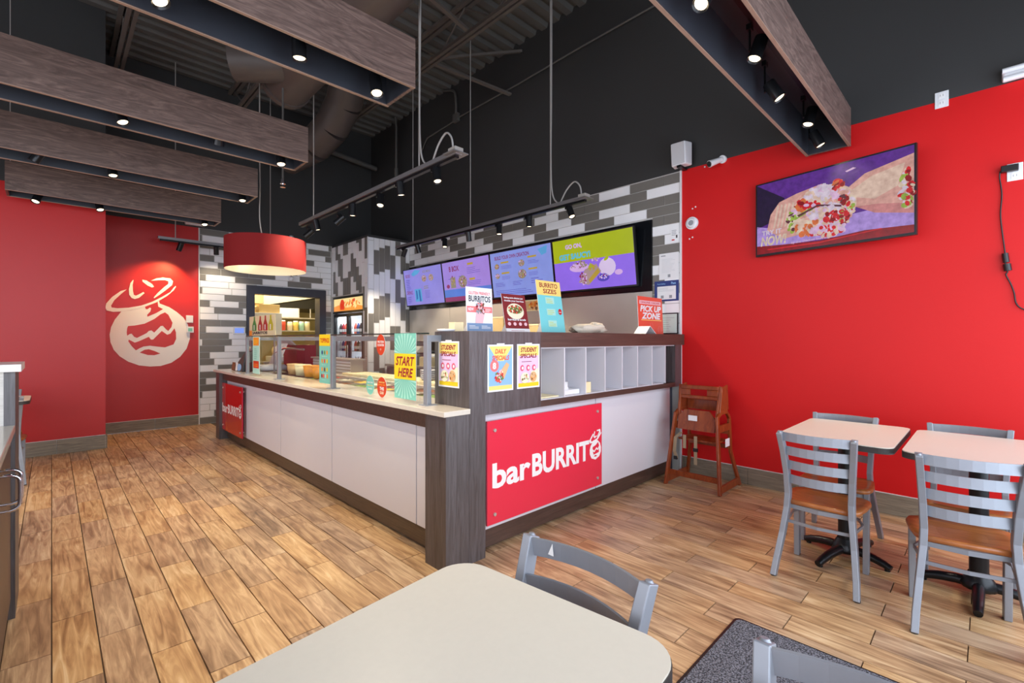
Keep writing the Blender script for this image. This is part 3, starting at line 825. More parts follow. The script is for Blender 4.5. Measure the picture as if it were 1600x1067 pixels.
# far list sign
t, A = hang_sign('menu_strip_sign', 'narrow teal and orange list sign near the far end of the sneeze guard', 5.80, .92, .24, .41)
A.rect(0, 0, .24, .41, 'teal_light').up().rect(.02, .31, .22, .40, 'orange').rect(.02, .06, .22, .14, 'orange_red').up()
A.lines(.05, .33, .19, .38, 3, 'yellow', 1).lines(.05, .08, .19, .12, 2, 'orange', 2).lines(.06, .16, .18, .29, 6, 'teal', 3)
A.to(t, 'print')
def oval(name, label, yc, zc, rw, rh, m, txt):
    x = GX - .012
    t = Thing(name, label, 'sticker', (x, yc, zc - rh), group='oval stickers on the sneeze guard')
    pl = [(rw * math.cos(a * PI / 12), rh * math.sin(a * PI / 12)) for a in range(24)]
    t.part('disc', MB().prism(pl, lambda u, v, w_: (x - w_, yc - u, zc + v), 0, .002, m, 'white_paint'))
    A = Art((x - .002, yc, zc), RU, RV, .0006)
    n = len(txt)
    for i, (b, hh, mm) in enumerate(txt):
        A.text(b[0], -rw * b[2], b[1], rw * b[2], b[1] + hh, mm, .03)
    A.to(t, 'print')
oval('oval_sticker', 'orange red oval sticker high on the sneeze guard glass', 2.925, 1.262, .060, .072, 'orange_red', [(('PROTEIN', .012, .7), .016, 'white_paint'), (('COUNTER', -.010, .75), .016, 'white_paint'), (('*', -.045, .15), .02, 'white_paint')])
oval('oval_sticker', 'pale green oval sticker low on the sneeze guard glass', 3.075, .975, .058, .068, 'teal', [(('made fresh', .015, .7), .012, 'white_paint'), (('every day', -.008, .7), .012, 'yellow_soft'), (('in store', -.03, .5), .012, 'white_paint')])
oval('oval_sticker', 'orange red oval sticker low on the glass beside the START HERE sign', 2.91, .972, .064, .070, 'orange_red', [(('PLEASE DO NOT', .028, .62), .010, 'yellow_soft'), (('LEAN ON', .010, .7), .012, 'orange'), (('THIS', -.022, .45), .024, 'white_paint'), (('GLASS', -.048, .4), .02, 'cream_print')])

# bottles poster
t = Thing('bottle_poster', 'translucent poster of four coloured drink bottles reading JARRITOS', 'poster', (1.9, 6.39, 1.345))
t.part('board', MB().box(1.9, 1.904, 5.95, 6.98, 1.345, 1.60), 'cream')
t.part('foot', MB().box(1.9, 1.904, 5.98, 6.02, .90, 1.345).box(1.9, 1.904, 6.9, 6.94, .90, 1.345), 'steel_grey')
A = Art((1.9, 6.98, 1.345), RU, RV, .0008)
for k, mm in enumerate(('green_bottle', 'red_bottle', 'red_bottle', 'yellow_bottle')):
    u = (.22, .46, .66, .86)[k]
    A.poly([(u - .085, .065), (u + .085, .065), (u + .088, .135), (u + .03, .205), (u + .024, .25), (u - .024, .25), (u - .03, .205), (u - .088, .135)], mm)
A.up()
for u in (.22, .46, .66, .86): A.rect(u - .025, .075, u + .01, .14, 'paper')
A.rect(.0, 0, .12, .07, 'orange').up().text('JARRITOS', .14, .010, .74, .056, 'ink', .04)
A.to(t, 'print')
t = Thing('counter_display', 'black counter display with brown label at the far end of the counter', 'display', (1.72, 6.5, .90))
t.part('body', MB().hexa([(1.66, 6.40, .90), (1.80, 6.40, .90), (1.80, 6.78, .90), (1.66, 6.86, .90), (1.70, 6.40, 1.16), (1.78, 6.40, 1.16), (1.78, 6.5, 1.12), (1.72, 6.52, 1.10)]), 'black_plastic', bev=.01)
A = Art((1.655, 6.84, .905), (0.02, -1, 0), (0.12, 0, 1), .002)
A.rect(.0, .0, .14, .10, 'brown_print').ell(.30, .045, .09, .045, 'sky_print').rect(.16, .0, .24, .10, 'paper')
A.to(t, 'label_print')
t.part('top_knob', MB().cyl((1.74, 6.45, 1.15), (1.74, 6.40, 1.20), .018, n=10), 'tan_plastic')

# papers taped on the dark wood
def poster(name, label, O, U, W, H, kind, group=None, tilt=0.0):
    t = Thing(name, label, 'poster', tuple(O), group=group)
    U = Vector(U); V = Vector((0, 0, 1)); N = U.cross(V); O = Vector(O)
    t.part('sheet', MB().prism([(0, 0), (W, 0), (W, H), (0, H)], lambda a, b, c: O + U * a + V * b + N * c, 0, .002, 'paper'))
    A = Art(O + N * .002, U, V, .0005)
    e = .010
    if kind == 'student':
        A.rect(e, e, W - e, H - e, 'lilac').up().rect(e, H - .075, W - e, H - e, 'yellow_soft').rect(e, e, W - e, .035, 'yellow').up()
        A.poly([(W * .5, .035), (W - e, .035), (W - e, H * .45), (W * .62, H * .38)], 'cream_print').up()
        A.text('STUDENT', .03, H - .052, W - .03, H - .022, 'maroon', .03, .2).text('SPECIALS', .025, H - .090, W - .03, H - .062, 'maroon', .03, .2)
        A.lines(.04, H - .115, W - .04, H - .105, 1, 'maroon', 3)
        for k in range(3):
            A.ell(.045 + k * .055, H * .46, .017, .020, 'pink_hot'); A.up(); A.ell(.048 + k * .055, H * .46, .009, .010, 'paper')
        A.up().ell(W * .32, H * .24, .04, .035, 'cream_print').ell(W * .70, H * .25, .032, .034, 'tan_print').up()
        A.blobs(W * .32, H * .24, .03, .025, ['food_green', 'coral', 'cream_print', 'brown_print'], 18, .007, 4)
        A.blobs(W * .70, H * .25, .024, .024, ['orange', 'tan_print', 'brown_print'], 14, .007, 5)
    else:
        A.rect(e, e, W - e, H - e, 'sky_print').up().poly([(e, H - e), (W - e, H - e), (W * .62, H - .10), (W * .38, H - .10)], 'yellow_soft').rect(e, e, W - e, .035, 'yellow_soft').up()
        A.text('DAILY', .06, H - .055, W - .06, H - .026, 'coral', .03, .2).text('SPECIALS', .035, H - .095, W - .035, H - .066, 'coral', .03, .2)
        A.ell(.055, H * .55, .036, .036, 'coral_pink').up().text('8', .040, H * .55 - .02, .068, H * .55 + .02, 'paper', .04)
        A.poly([(W * .42, H * .38), (W * .72, H * .62), (W * .84, H * .56), (W * .62, H * .25)], 'tan_print').up()
        A.blobs(W * .45, H * .32, .035, .04, ['coral', 'food_green', 'cream_print', 'red_print', 'pink'], 40, .009, 6)
    A.to(t, 'print')
    t.part('tape', MB().prism([(W * .35, H - .008), (W * .65, H - .008), (W * .65, H + .008), (W * .35, H + .008)], lambda a, b, c: O + U * a + V * b + N * c, .002, .0028, 'white_plastic'))
    return t
poster('daily_poster', 'blue and yellow DAILY SPECIALS poster taped on the dark front board', (1.855, 2.098, .982), FU, .215, .285, 'daily')
poster('student_poster', 'STUDENT SPECIALS poster taped on the front board beside the pigeonholes', (2.105, 2.098, .984), FU, .212, .285, 'student')
poster('student_poster', 'STUDENT SPECIALS poster taped on the dark side facing the sneeze guard', (1.716, 2.395, 1.01), RU, .205, .278, 'student')

# ------------------------------------------------------------------ cards standing on the ledge
def stand_card(name, label, x0, x1, y, H, lean, art):
    t = Thing(name, label, 'sign', ((x0 + x1) / 2, y, 1.348))
    W = x1 - x0; U = Vector((1, 0, 0)); V = Vector((0, lean, 1)).normalized(); N = U.cross(V); O = Vector((x0, y, 1.35))
    t.part('board', MB().prism([(0, 0), (W, 0), (W, H), (0, H)], lambda a, b, c: O + U * a + V * b + N * c, -.004, 0, 'paper'))
    t.part('easel_foot', MB().hexa([(x0 + W * .3, y + .004, 1.348), (x0 + W * .7, y + .004, 1.348), (x0 + W * .7, y + .13, 1.348), (x0 + W * .3, y + .13, 1.348),
                                    (x0 + W * .3, y + lean * .5 * H + .004, 1.35 + H * .5), (x0 + W * .7, y + lean * .5 * H + .004, 1.35 + H * .5), (x0 + W * .7, y + lean * .5 * H + .008, 1.35 + H * .5), (x0 + W * .3, y + lean * .5 * H + .008, 1.35 + H * .5)]), 'paper')
    A = Art(O, U, V, .0006); art(A, W, H); A.to(t, 'print'); return t
def art_gluten(A, W, H):
    A.rect(.004, .004, W - .004, H - .004, 'paper').up().rect(.004, .004, W - .004, .055, 'blue_grey').rect(.004, .125, W - .004, .165, 'coral_pink').up()
    A.text('GLUTEN FRIENDLY', .02, H - .048, W - .02, H - .028, 'coral_pink', .02).text('BURRITOS', .02, H - .095, W - .018, H - .055, 'ink', .02)
    A.text('NEW', .012, .135, .06, .156, 'paper', .03).lines(W - .065, .132, W - .012, .158, 3, 'paper', 1).lines(.02, .02, W * .45, .045, 3, 'paper', 2).lines(W * .55, .02, W - .02, .045, 3, 'paper', 2).up()
    A.poly([(W * .32, .055), (W * .60, .055), (W * .68, .12), (W * .66, .19), (W * .5, .20), (W * .38, .17)], 'pink').up()
    A.blobs(W * .52, .155, .035, .045, ['coral_pink', 'brown_print', 'grey_print', 'pink', 'maroon'], 40, .010, 3)
stand_card('standing_card', 'white standing card reading GLUTEN FRIENDLY BURRITOS on the ledge', 1.895, 2.12, 2.34, .29, .04, art_gluten)
def art_bowl(A, W, H):
    A.rect(0, .026, W, H, 'deep_red').up()
    A.text('feeling extra chicken just', .02, H - .036, W - .025, H - .02, 'paper', .03).text('double your burritos', .02, H - .058, W - .02, H - .042, 'paper', .03)
    A.ell(W * .5, H * .55, W * .36, .058, 'cream_print', 20).up().ell(W * .5, H * .60, W * .31, .032, 'food_green', 18).up()
    A.blobs(W * .5, H * .60, W * .28, .028, ['coral', 'brown_print', 'cream_print', 'food_green', 'deep_red'], 60, .009, 8)
    A.text('burritos & bowls', W * .12, .082, W * .88, .098, 'paper', .03)
    for k in range(4): A.ell(W * (.16 + .23 * k), .058, .016, .013, 'pink', 10)
    A.rect(0, 0, W, .022, 'paper').up().lines(W * .2, .008, W * .8, .014, 1, 'maroon')
stand_card('standing_card', 'dark red standing card with a burrito bowl on the ledge', 2.235, 2.47, 2.33, .275, .20, art_bowl)
def art_sizes(A, W, H):
    A.rect(0, 0, W, H, 'aqua').up().rect(0, H - .115, W, H, 'yellow_soft').up()
    A.text('BURRITO', .035, H - .055, W - .035, H - .018, 'maroon', .02).text('SIZES', .07, H - .10, W - .055, H - .065, 'maroon', .02)
    for k, v in enumerate((.225, .135, .045)):
        A.rect(W * .3, v, W * .66, v + .05, 'teal_light'); A.up(); A.lines(W * .34, v + .006, W * .62, v + .046, 3, 'lime_print', k)
    A.ell(W * .86, .165, .021, .024, 'red_print').up().lines(W * .80, .16, W * .92, .17, 1, 'paper')
stand_card('standing_card', 'tall teal and yellow standing card reading BURRITO SIZES', 2.60, 2.88, 2.33, .405, .16, art_sizes)
def art_pick(A, W, H):
    A.rect(0, 0, W, H, 'coral').up().rect(.03, H - .072, W - .03, H - .038, 'pink').up()
    A.text('ONLINE ORDER', .05, H - .064, W - .05, H - .046, 'red_print', .02)
    A.text('PICK UP', .04, H - .145, W - .03, H - .085, 'paper', .035, .2).text('ZONE', .06, H - .215, W - .045, H - .152, 'paper', .04, .2)
    A.rect(.05, H - .228, W - .03, H - .222, 'yellow_soft')
    for k, (u, hh) in enumerate(((.1, .07), (.24, .11), (.40, .08))):
        for s_ in (-1, 1):
            A.poly([(u + s_ * .018, .005), (u + s_ * .024, .005), (u + s_ * .024, hh * .9), (u + s_ * .008, hh + .006), (u + s_ * .018, hh * .86)], 'coral_pink')
        A.poly([(u + .03, .03), (u + .045, .035), (u + .045, .07), (u + .04, .07), (u + .04, .04), (u + .03, .036)], 'coral_pink')
        A.poly([(u - .03, .025), (u - .045, .03), (u - .045, .06), (u - .04, .06), (u - .04, .035), (u - .03, .03)], 'coral_pink')
stand_card('standing_card', 'coral red standing card reading PICK UP ZONE near the wall', 3.93, 4.40, 2.30, .36, .05, art_pick)
t = Thing('tent_card', 'small white folded tent card beside the PICK UP ZONE card', 'card', (3.93, 2.25, 1.348))
t.part('leaf', MB().hexa([(3.80, 2.16, 1.348), (3.81, 2.16, 1.348), (3.81, 2.28, 1.348), (3.80, 2.28, 1.348), (3.885, 2.16, 1.42), (3.89, 2.16, 1.42), (3.89, 2.28, 1.42), (3.885, 2.28, 1.42)]), 'paper')
t.part('leaf', MB().hexa([(3.99, 2.16, 1.348), (4.0, 2.16, 1.348), (4.0, 2.28, 1.348), (3.99, 2.28, 1.348), (3.885, 2.16, 1.42), (3.89, 2.16, 1.42), (3.89, 2.28, 1.42), (3.885, 2.28, 1.42)]), 'paper')
single('crumpled_bag', MB().blob((3.2, 2.36, 1.385), .20, .08, .045, n=14, seed=5, jit=.28).blob((3.34, 2.36, 1.395), .10, .07, .05, n=10, seed=9, jit=.3), 'paper_crumple', 'crumpled beige and white paper bag lying on the ledge', 'bag', (3.2, 2.36, 1.348))
single('foam_tray', MB().lathe([(.02, 0), (.05, .002), (.06, .012), (.055, .016), (.0, .014)], (1.76, 2.38, 1.348), 16), 'white_plastic', 'small white dish on the ledge above the side poster', 'dish', (1.76, 2.38, 1.348))
single('receipt_box', MB().box(1.81, 1.885, 2.36, 2.42, 1.348, 1.408), 'carton_light', 'small cream box on the ledge left of the gluten card', 'box', (1.85, 2.39, 1.348), bev=.003)

# ------------------------------------------------------------------ emblem on the far red wall
LOGO = {
 'body': [(0.691,1.686),(0.622,1.571),(0.582,1.466),(0.567,1.363),(0.576,1.259),(0.610,1.155),(0.673,1.064),(0.766,0.986),(0.885,0.929),(1.007,0.908),(1.132,0.911),(1.260,0.954),(1.366,1.038),(1.446,1.158),(1.487,1.304),(1.489,1.401),(1.459,1.531),(1.406,1.626),(1.326,1.704),(1.234,1.772),(1.119,1.821),(1.116,1.852),(1.097,1.854),(0.946,1.768),(0.813,1.713)],
 'neck': [(0.952,1.766),(1.097,1.846),(1.104,1.773),(1.160,1.741),(1.082,1.681),(0.980,1.623),(0.976,1.651),(1.013,1.699),(1.022,1.746),(1.007,1.756),(0.976,1.728),(0.958,1.735)],
 'up': [(0.763,1.485),(0.837,1.494),(0.946,1.522),(1.057,1.592),(1.132,1.665),(1.183,1.693),(1.222,1.660),(1.260,1.574),(1.273,1.543),(1.260,1.479),(1.222,1.422),(1.196,1.446),(1.157,1.497),(1.132,1.492),(1.057,1.397),(1.025,1.428),(0.995,1.420),(0.970,1.388),(0.861,1.319),(0.831,1.334),(0.802,1.379),(0.778,1.372),(0.754,1.349),(0.749,1.394),(0.754,1.454)],
 'low': [(0.772,1.296),(0.837,1.253),(0.885,1.273),(0.995,1.335),(1.019,1.296),(1.044,1.296),(1.145,1.421),(1.209,1.367),(1.247,1.383),(1.297,1.463),(1.315,1.400),(1.317,1.304),(1.286,1.224),(1.183,1.182),(1.107,1.191),(1.007,1.208),(0.933,1.196),(0.885,1.169),(0.849,1.143),(0.802,1.205),(0.766,1.273)],
 'mouth': [(0.891,1.112),(0.946,1.150),(0.995,1.157),(1.057,1.132),(1.129,1.092),(1.057,1.070),(0.982,1.075)],
 'brim': [(0.749,1.997),(0.685,1.970),(0.593,1.882),(0.532,1.789),(0.521,1.730),(0.537,1.694),(0.605,1.677),(0.696,1.686),(0.825,1.717),(0.946,1.762),(1.082,1.834),(1.209,1.936),(1.286,2.021),(1.315,2.079),(1.310,2.090),(1.286,2.061),(1.247,1.995),(1.157,1.925),(1.032,1.839),(0.909,1.779),(0.766,1.742),(0.650,1.729),(0.588,1.736),(0.582,1.762),(0.616,1.838),(0.685,1.925)],
 'hatl': [(0.819,2.139),(0.790,2.091),(0.772,1.999),(0.776,1.923),(0.802,1.880),(0.837,1.867),(0.885,1.888),(0.946,1.958),(0.933,1.975),(0.885,1.938),(0.849,1.916),(0.825,1.927),(0.816,1.987),(0.813,2.063),(0.823,2.127)],
 'dash': [(0.921,2.148),(0.970,2.140),(1.032,2.096),(1.054,2.059),(1.032,2.045),(0.982,2.069),(0.924,2.121)],
 'hatr': [(1.017,2.141),(1.082,2.181),(1.157,2.201),(1.247,2.196),(1.279,2.156),(1.267,2.099),(1.196,2.022),(1.119,1.946),(1.057,1.891),(1.050,1.903),(1.094,1.968),(1.170,2.060),(1.222,2.112),(1.224,2.151),(1.183,2.164),(1.107,2.157)],
}
t = Thing('wall_emblem', 'large white painted round emblem with a hat on the far red wall', 'emblem', (1.0, 8.445, .9))
A = Art((0, 8.449, 0), FU, FV, .0012)
A.poly(LOGO['body'], 'logo_white').up().poly(LOGO['neck'], 'logo_red').poly(LOGO['up'], 'logo_red').poly(LOGO['low'], 'logo_red').poly(LOGO['mouth'], 'logo_red')
A.up()
for k in ('brim', 'hatl', 'dash', 'hatr'): A.poly(LOGO[k], 'logo_white')
A.to(t, 'painted_shapes')

# ------------------------------------------------------------------ suspended wood beams (open boxes with track lights inside)
ZB, ZT = 2.78, 3.07
def beam(y0, y1, x0, x1, label):
    t = Thing('ceiling_beam', label, 'beam', ((x0 + x1) / 2, (y0 + y1) / 2, ZB), group='open wood beams hung from the roof')
    e = .018
    for (a, b) in ((y0, y0 + e), (y1 - e, y1)):
        t.part('side_board', MB().box(x0, x1, a, b, ZB + .004, ZT), 'beam_wood')
        t.part('edge_strip', MB().box(x0, x1, a, b, ZB, ZB + .004), 'beam_edge')
    for (a, b) in ((x0, x0 + e), (x1 - e, x1)):
        t.part('end_board', MB().box(a, b, y0 + e, y1 - e, ZB + .002, ZT - .002), 'beam_wood')
    t.part('lining', MB().box(x0 + e, x1 - e, y0 + e, y0 + e + .003, ZB + .006, ZT).box(x0 + e, x1 - e, y1 - e - .003, y1 - e, ZB + .006, ZT)
           .box(x1 - e - .003, x1 - e, y0 + e, y1 - e, ZB + .006, ZT).box(x0 + e, x0 + e + .003, y0 + e, y1 - e, ZB + .006, ZT), 'beam_inside')
    t.part('top_board', MB().box(x0 + e, x1 - e, y0 + e, y1 - e, ZT - .03, ZT - .012), 'beam_inside')
    ym = (y0 + y1) / 2
    t.part('track', MB().box(x0 + .05, x1 - .05, ym - .017, ym + .017, ZT - .052, ZT - .03), 'black_metal')
    for xh in ((-.30,) if x1 < 2 else (1.55, 2.2)):
        t.part('hanger_rod', MB().cyl((xh, ym, ZT - .01), (xh, ym, HC), .004, n=6), 'cord_grey')
    return t
beam(2.37, 2.69, -1.6, 1.53, 'nearest of the wood beams on the left, reaching over the counter corner')
beam(3.99, 4.28, -1.6, 1.53, 'second nearest wood beam on the left')
beam(5.33, 5.67, -1.6, 1.53, 'third wood beam on the left, just before the farthest one')
beam(6.81, 7.12, -.33, 1.53, 'farthest wood beam, in front of the red emblem wall')
beam(.74, 1.04, 1.35, 4.37, 'wood beam on the right, ending above the big wall screen')

# spot lamps ---------------------------------------------------------
def lamp_proto():
    t = Thing('spot_lamp', None, 'spot lamp', (0, 0, 0), local=True)
    return t
def spot_lamp(x, y, z, ztrack, aim, label, group, power=20, lit=True, col=(1.0, .84, .62), r=.036, L=.125, size=75):
    """x,y,z: centre of the lens; aim: direction of the beam"""
    a = Vector(aim).normalized(); p = Vector((x, y, z)); back = p - a * L
    t = Thing('spot_lamp', label, 'lamp', (x, y, z), group=group)
    body = t.part('lamp_body', MB().cyl(back, p - a * .012, r, n=16).cyl(p - a * .014, p, r + .001, n=16, cap=False).cyl(p, p - a * .010, r + .001, r - .007, n=16, cap=False), 'black_metal')
    t.part('lens', MB().cyl(p - a * .012, p - a * .009, r - .007, n=14), 'lamp_glow' if lit else 'dark_glassy')
    mid = p - a * L * .62; top = Vector((mid.x + .0, mid.y + r + .010, ztrack))
    t.part('bracket', MB().box(top.x - .02, top.x + .02, top.y - .012, top.y + .012, ztrack - .03, ztrack).cyl((top.x, top.y, ztrack - .03), (top.x, top.y, min(mid.z, ztrack - .03) - .005), .006, n=8).cyl((top.x, top.y + .004, min(mid.z, ztrack - .03)), (mid.x, mid.y, min(mid.z, ztrack - .03)), .006, n=8), 'black_metal')
    if lit and power > 0:
        l = bpy.data.lights.new('lamp_beam', 'SPOT'); l.energy = power; l.color = col; l.spot_size = math.radians(size); l.spot_blend = .7; l.shadow_soft_size = .03
        o = bpy.data.objects.new('lamp_beam', l); COL.objects.link(o); o.parent = t.o
        o.location = a * .008
        o.rotation_euler = a.to_track_quat('-Z', 'Y').to_euler()
    return t
ORD = ['first', 'second', 'third', 'fourth', 'fifth', 'sixth', 'seventh']
GB = 'spot lamps inside the wood beams'
def beamlamps(nm, y, pts, aims, pw, side='left'):
    for k, ((x, z), aim) in enumerate(zip(pts, aims)):
        spot_lamp(x, y, z, ZT - .05, aim, '%s black spot lamp from the %s in the %s' % (ORD[k], side, nm), GB, pw * (2.1 if 'left' in nm else 1.3))
beamlamps('nearest left wood beam', 2.53, [(.341, 2.765), (.926, 2.765), (1.369, 2.745)], [(.35, -.3, -1), (.05, 0, -1), (-.05, -.3, -1)], 26)
beamlamps('second left wood beam', 4.13, [(.348, 2.77), (.911, 2.785), (1.364, 2.75)], [(.3, -.3, -1), (0, .5, -1), (0, -.3, -1)], 30)
beamlamps('third left wood beam', 5.50, [(-.107, 2.76), (.394, 2.76), (1.432, 2.75)], [(-.5, .2, -1), (.1, -.3, -1), (0, -.3, -1)], 26)
beamlamps('farthest left wood beam', 6.96, [(-.122, 2.73), (.39, 2.74), (1.384, 2.745)], [(-.3, -.4, -1), (.2, -.4, -1), (.05, -.4, -1)], 12)
beamlamps('right hand wood beam', .89, [(2.035, 2.77), (2.709, 2.81), (3.164, 2.765), (3.782, 2.80), (4.158, 2.765)], [(-.6, .2, -1), (-.25, .25, -1), (.15, -.55, -1), (-.25, .2, -1), (.1, -.45, -1)], 20)

# suspended tracks ---------------------------------------------------
def track(name, label, p0, p1, rods, jbox=None):
    p0 = Vector(p0); p1 = Vector(p1); alongY = abs(p1.y - p0.y) > abs(p1.x - p0.x)
    t = Thing('light_track', label, 'light track', tuple((p0 + p1) / 2), group='hanging light tracks')
    hw = .03
    if alongY:
        ya, yb = min(p0.y, p1.y), max(p0.y, p1.y)
        t.part('channel', MB().box(p0.x - hw, p0.x + hw, ya, yb, p0.z, p0.z + .035), 'rail_grey')
        t.part('rail', MB().box(p0.x - .017, p0.x + .017, ya + .02, yb - .02, p0.z - .022, p0.z), 'black_metal')
    else:
        t.part('channel', MB().box(min(p0.x, p1.x), max(p0.x, p1.x), p0.y - hw, p0.y + hw, p0.z, p0.z + .035), 'rail_grey')
        t.part('rail', MB().box(min(p0.x, p1.x) + .02, max(p0.x, p1.x) - .02, p0.y - .017, p0.y + .017, p0.z - .022, p0.z), 'black_metal')
    for (x, y) in rods:
        t.part('hanger_rod', MB().cyl((x, y, p0.z + .035), (x, y, HC), .0065, n=6), 'cord_grey')
    if jbox:
        x, y, yc = jbox
        t.part('junction_plate', MB().box(x - .07, x + .07, y - .07, y + .07, p0.z + .006, p0.z + .014), 'rail_grey')
        t.part('junction_box', MB().box(x - .04, x + .04, y - .045, y + .045, p0.z + .014, p0.z + .055), 'stainless', bev=.004)
        z = p0.z + .05
        t.part('power_cable', MB().tube(smooth([(x, y + .03, z), (x, y + .05, z + .10), (x, y + .12, z + .16), (x, y + .22, z + .10), (x, y + .30, z - .01), (x, (y + yc) / 2 + .08, z - .012), (x, yc - .10, z - .01), (x, yc - .03, z + .1), (x - .005, yc - .012, z + .4), (x, yc - .014, z + 1.1), (x + .006, yc - .012, z + 1.8), (x, yc - .014, HC)]), .008, 6), 'cord_grey')
    return t
track('a', 'hanging light track above the service counter, nearer of the two long ones', (2.19, 2.80, 2.695), (2.19, 5.93, 2.695), [(2.19, 5.546), (2.19, 3.335)], (2.19, 2.84, 3.335))
track('b', 'hanging light track in front of the menu screens', (3.80, 2.80, 2.695), (3.80, 6.40, 2.695), [(3.8, 5.95), (3.8, 4.622), (3.8, 3.282)], (3.80, 2.84, 3.282))
track('c', 'short hanging light track in front of the red emblem wall', (1.05, 8.07, 2.695), (2.9, 8.07, 2.695), [(1.25, 8.07), (2.5, 8.07)])
GT = 'spot lamps on the hanging tracks'
an = [(-.7, .6, -.8), (.2, -.1, -1), (-.6, .5, -.7), (0, 0, -1), (-.25, -.3, -1), (.1, -.05, -1), (-.05, -.3, -1)]
for k, (y, z) in enumerate(((5.799, 2.54), (5.417, 2.555), (4.956, 2.55), (4.548, 2.555), (3.987, 2.545), (3.616, 2.56), (3.071, 2.55))):
    spot_lamp(2.19, y, z, 2.673, an[k], '%s spot lamp from the far end of the track above the counter' % ORD[k], GT, 22 if k == 0 else 80, r=.034, L=.12)
an = [(-.1, .5, -1), (.35, 0, -1), (-.15, -.2, -1), (.25, .15, -1), (-.1, -.1, -1), (0, 0, -1), (-.1, -.45, -1)]
for k, (y, z) in enumerate(((6.219, 2.555), (5.786, 2.55), (5.166, 2.545), (4.648, 2.55), (4.084, 2.545), (3.592, 2.55), (2.988, 2.55))):
    spot_lamp(3.80, y, z, 2.673, an[k], '%s spot lamp from the far end of the track before the menus' % ORD[k], GT, 95, r=.034, L=.12)
spot_lamp(1.287, 8.07, 2.56, 2.673, (-.28, .42, -1), 'left spot lamp on the short track, shining on the wall emblem', GT, 62, r=.034, L=.12, col=(1, .66, .28), size=100)
spot_lamp(1.751, 8.07, 2.56, 2.673, (.1, .35, -1), 'right spot lamp on the short track before the tiled wall', GT, 22, r=.034, L=.12, size=115)

# drum pendant -------------------------------------------------------
t = Thing('pendant_lamp', 'large red drum pendant lamp hanging over the far end of the counter', 'lamp', (1.70, 5.62, 2.06))
cx, cy, z0, z1, R = 1.70, 5.62, 2.06, 2.395, .405
t.part('drum_shade', MB().lathe([(R, z0), (R, z1)], (cx, cy, 0), 48).lathe([(R - .004, z1), (R, z1)], (cx, cy, 0), 48), 'drum_red')
t.part('shade_lining', MB().lathe([(R - .004, z1), (R - .004, z0)], (cx, cy, 0), 48).lathe([(R - .004, z0), (R, z0)], (cx, cy, 0), 48), 'drum_inner')
t.part('spider', MB().tube([(cx - R + .004, cy, z1 - .03), (cx + R - .004, cy, z1 - .03)], .004, 6).tube([(cx, cy - R + .004, z1 - .03), (cx, cy + R - .004, z1 - .03)], .004, 6), 'chrome')
t.part('bulb', MB().blob((cx, cy, z1 - .14), .04, .04, .055, n=12, jit=0), 'lamp_glow')
t.part('socket', MB().cyl((cx, cy, z1 - .09), (cx, cy, z1 + .01), .02, n=12), 'black_plastic')
t.part('cord', MB().tube(smooth([(cx, cy, z1), (cx - .03, cy + .03, z1 + .05), (cx - .055, cy + .045, z1 + .25), (cx - .05, cy + .05, z1 + .6), (cx - .055, cy + .05, z1 + 1.2), (cx - .05, cy + .05, HC)]), .006, 6), 'cord_grey')
l = bpy.data.lights.new('bulb_light', 'POINT'); l.energy = 3.5; l.color = (1, .86, .66); l.shadow_soft_size = .05
o = bpy.data.objects.new('bulb_light', l); COL.objects.link(o); o.parent = t.o; o.location = (0, 0, z1 - .24 - 2.06)

# ------------------------------------------------------------------ screens
single('screen_backing', MB().box(WX - .02, WX - .001, 2.445, 7.055, 1.80, 2.54), 'dark_glassy', 'black backing panel behind the row of menu screens', 'panel', (WX - .01, 4.7, 1.80))
single('steel_sheet', MB().box(WX - .012, WX - .001, 2.445, 4.70, .9, 1.798).box(WX - .012, WX - .001, 4.704, 5.9, .9, 1.798).box(WX - .012, WX - .001, 5.904, 7.055, .9, 1.798), 'stainless', 'brushed steel sheeting on the wall below the menu screens', 'wall sheet', (WX - .01, 4.7, .9))
def screen(label, y0, y1, art, bg):
    W = y0 - y1 - .008; H = .625
    t = Thing('menu_screen', label, 'screen', (4.38, (y0 + y1) / 2, 1.86), group='menu screens in a row')
    U = Vector((0, -1, 0)); V = Vector((-.138, 0, 1)).normalized(); N = U.cross(V); O = Vector((4.386, y0 - .004, 1.86))
    P = lambda a, b, c: O + U * a + V * b + N * c
    t.part('case', MB().prism([(0, 0), (W, 0), (W, H), (0, H)], P, -.035, 0, 'black_plastic'))
    A = Art(O, U, V, .0008); b = .012
    A.rect(b, b + .006, W - b, H - b, bg).up()
    art(A, W, H); A.to(t, 'display')
    t.part('bracket', MB().prism([(W * .4, H * .3), (W * .6, H * .3), (W * .6, H * .7), (W * .4, H * .7)], P, -.05, -.035, 'black_metal'))
    return t
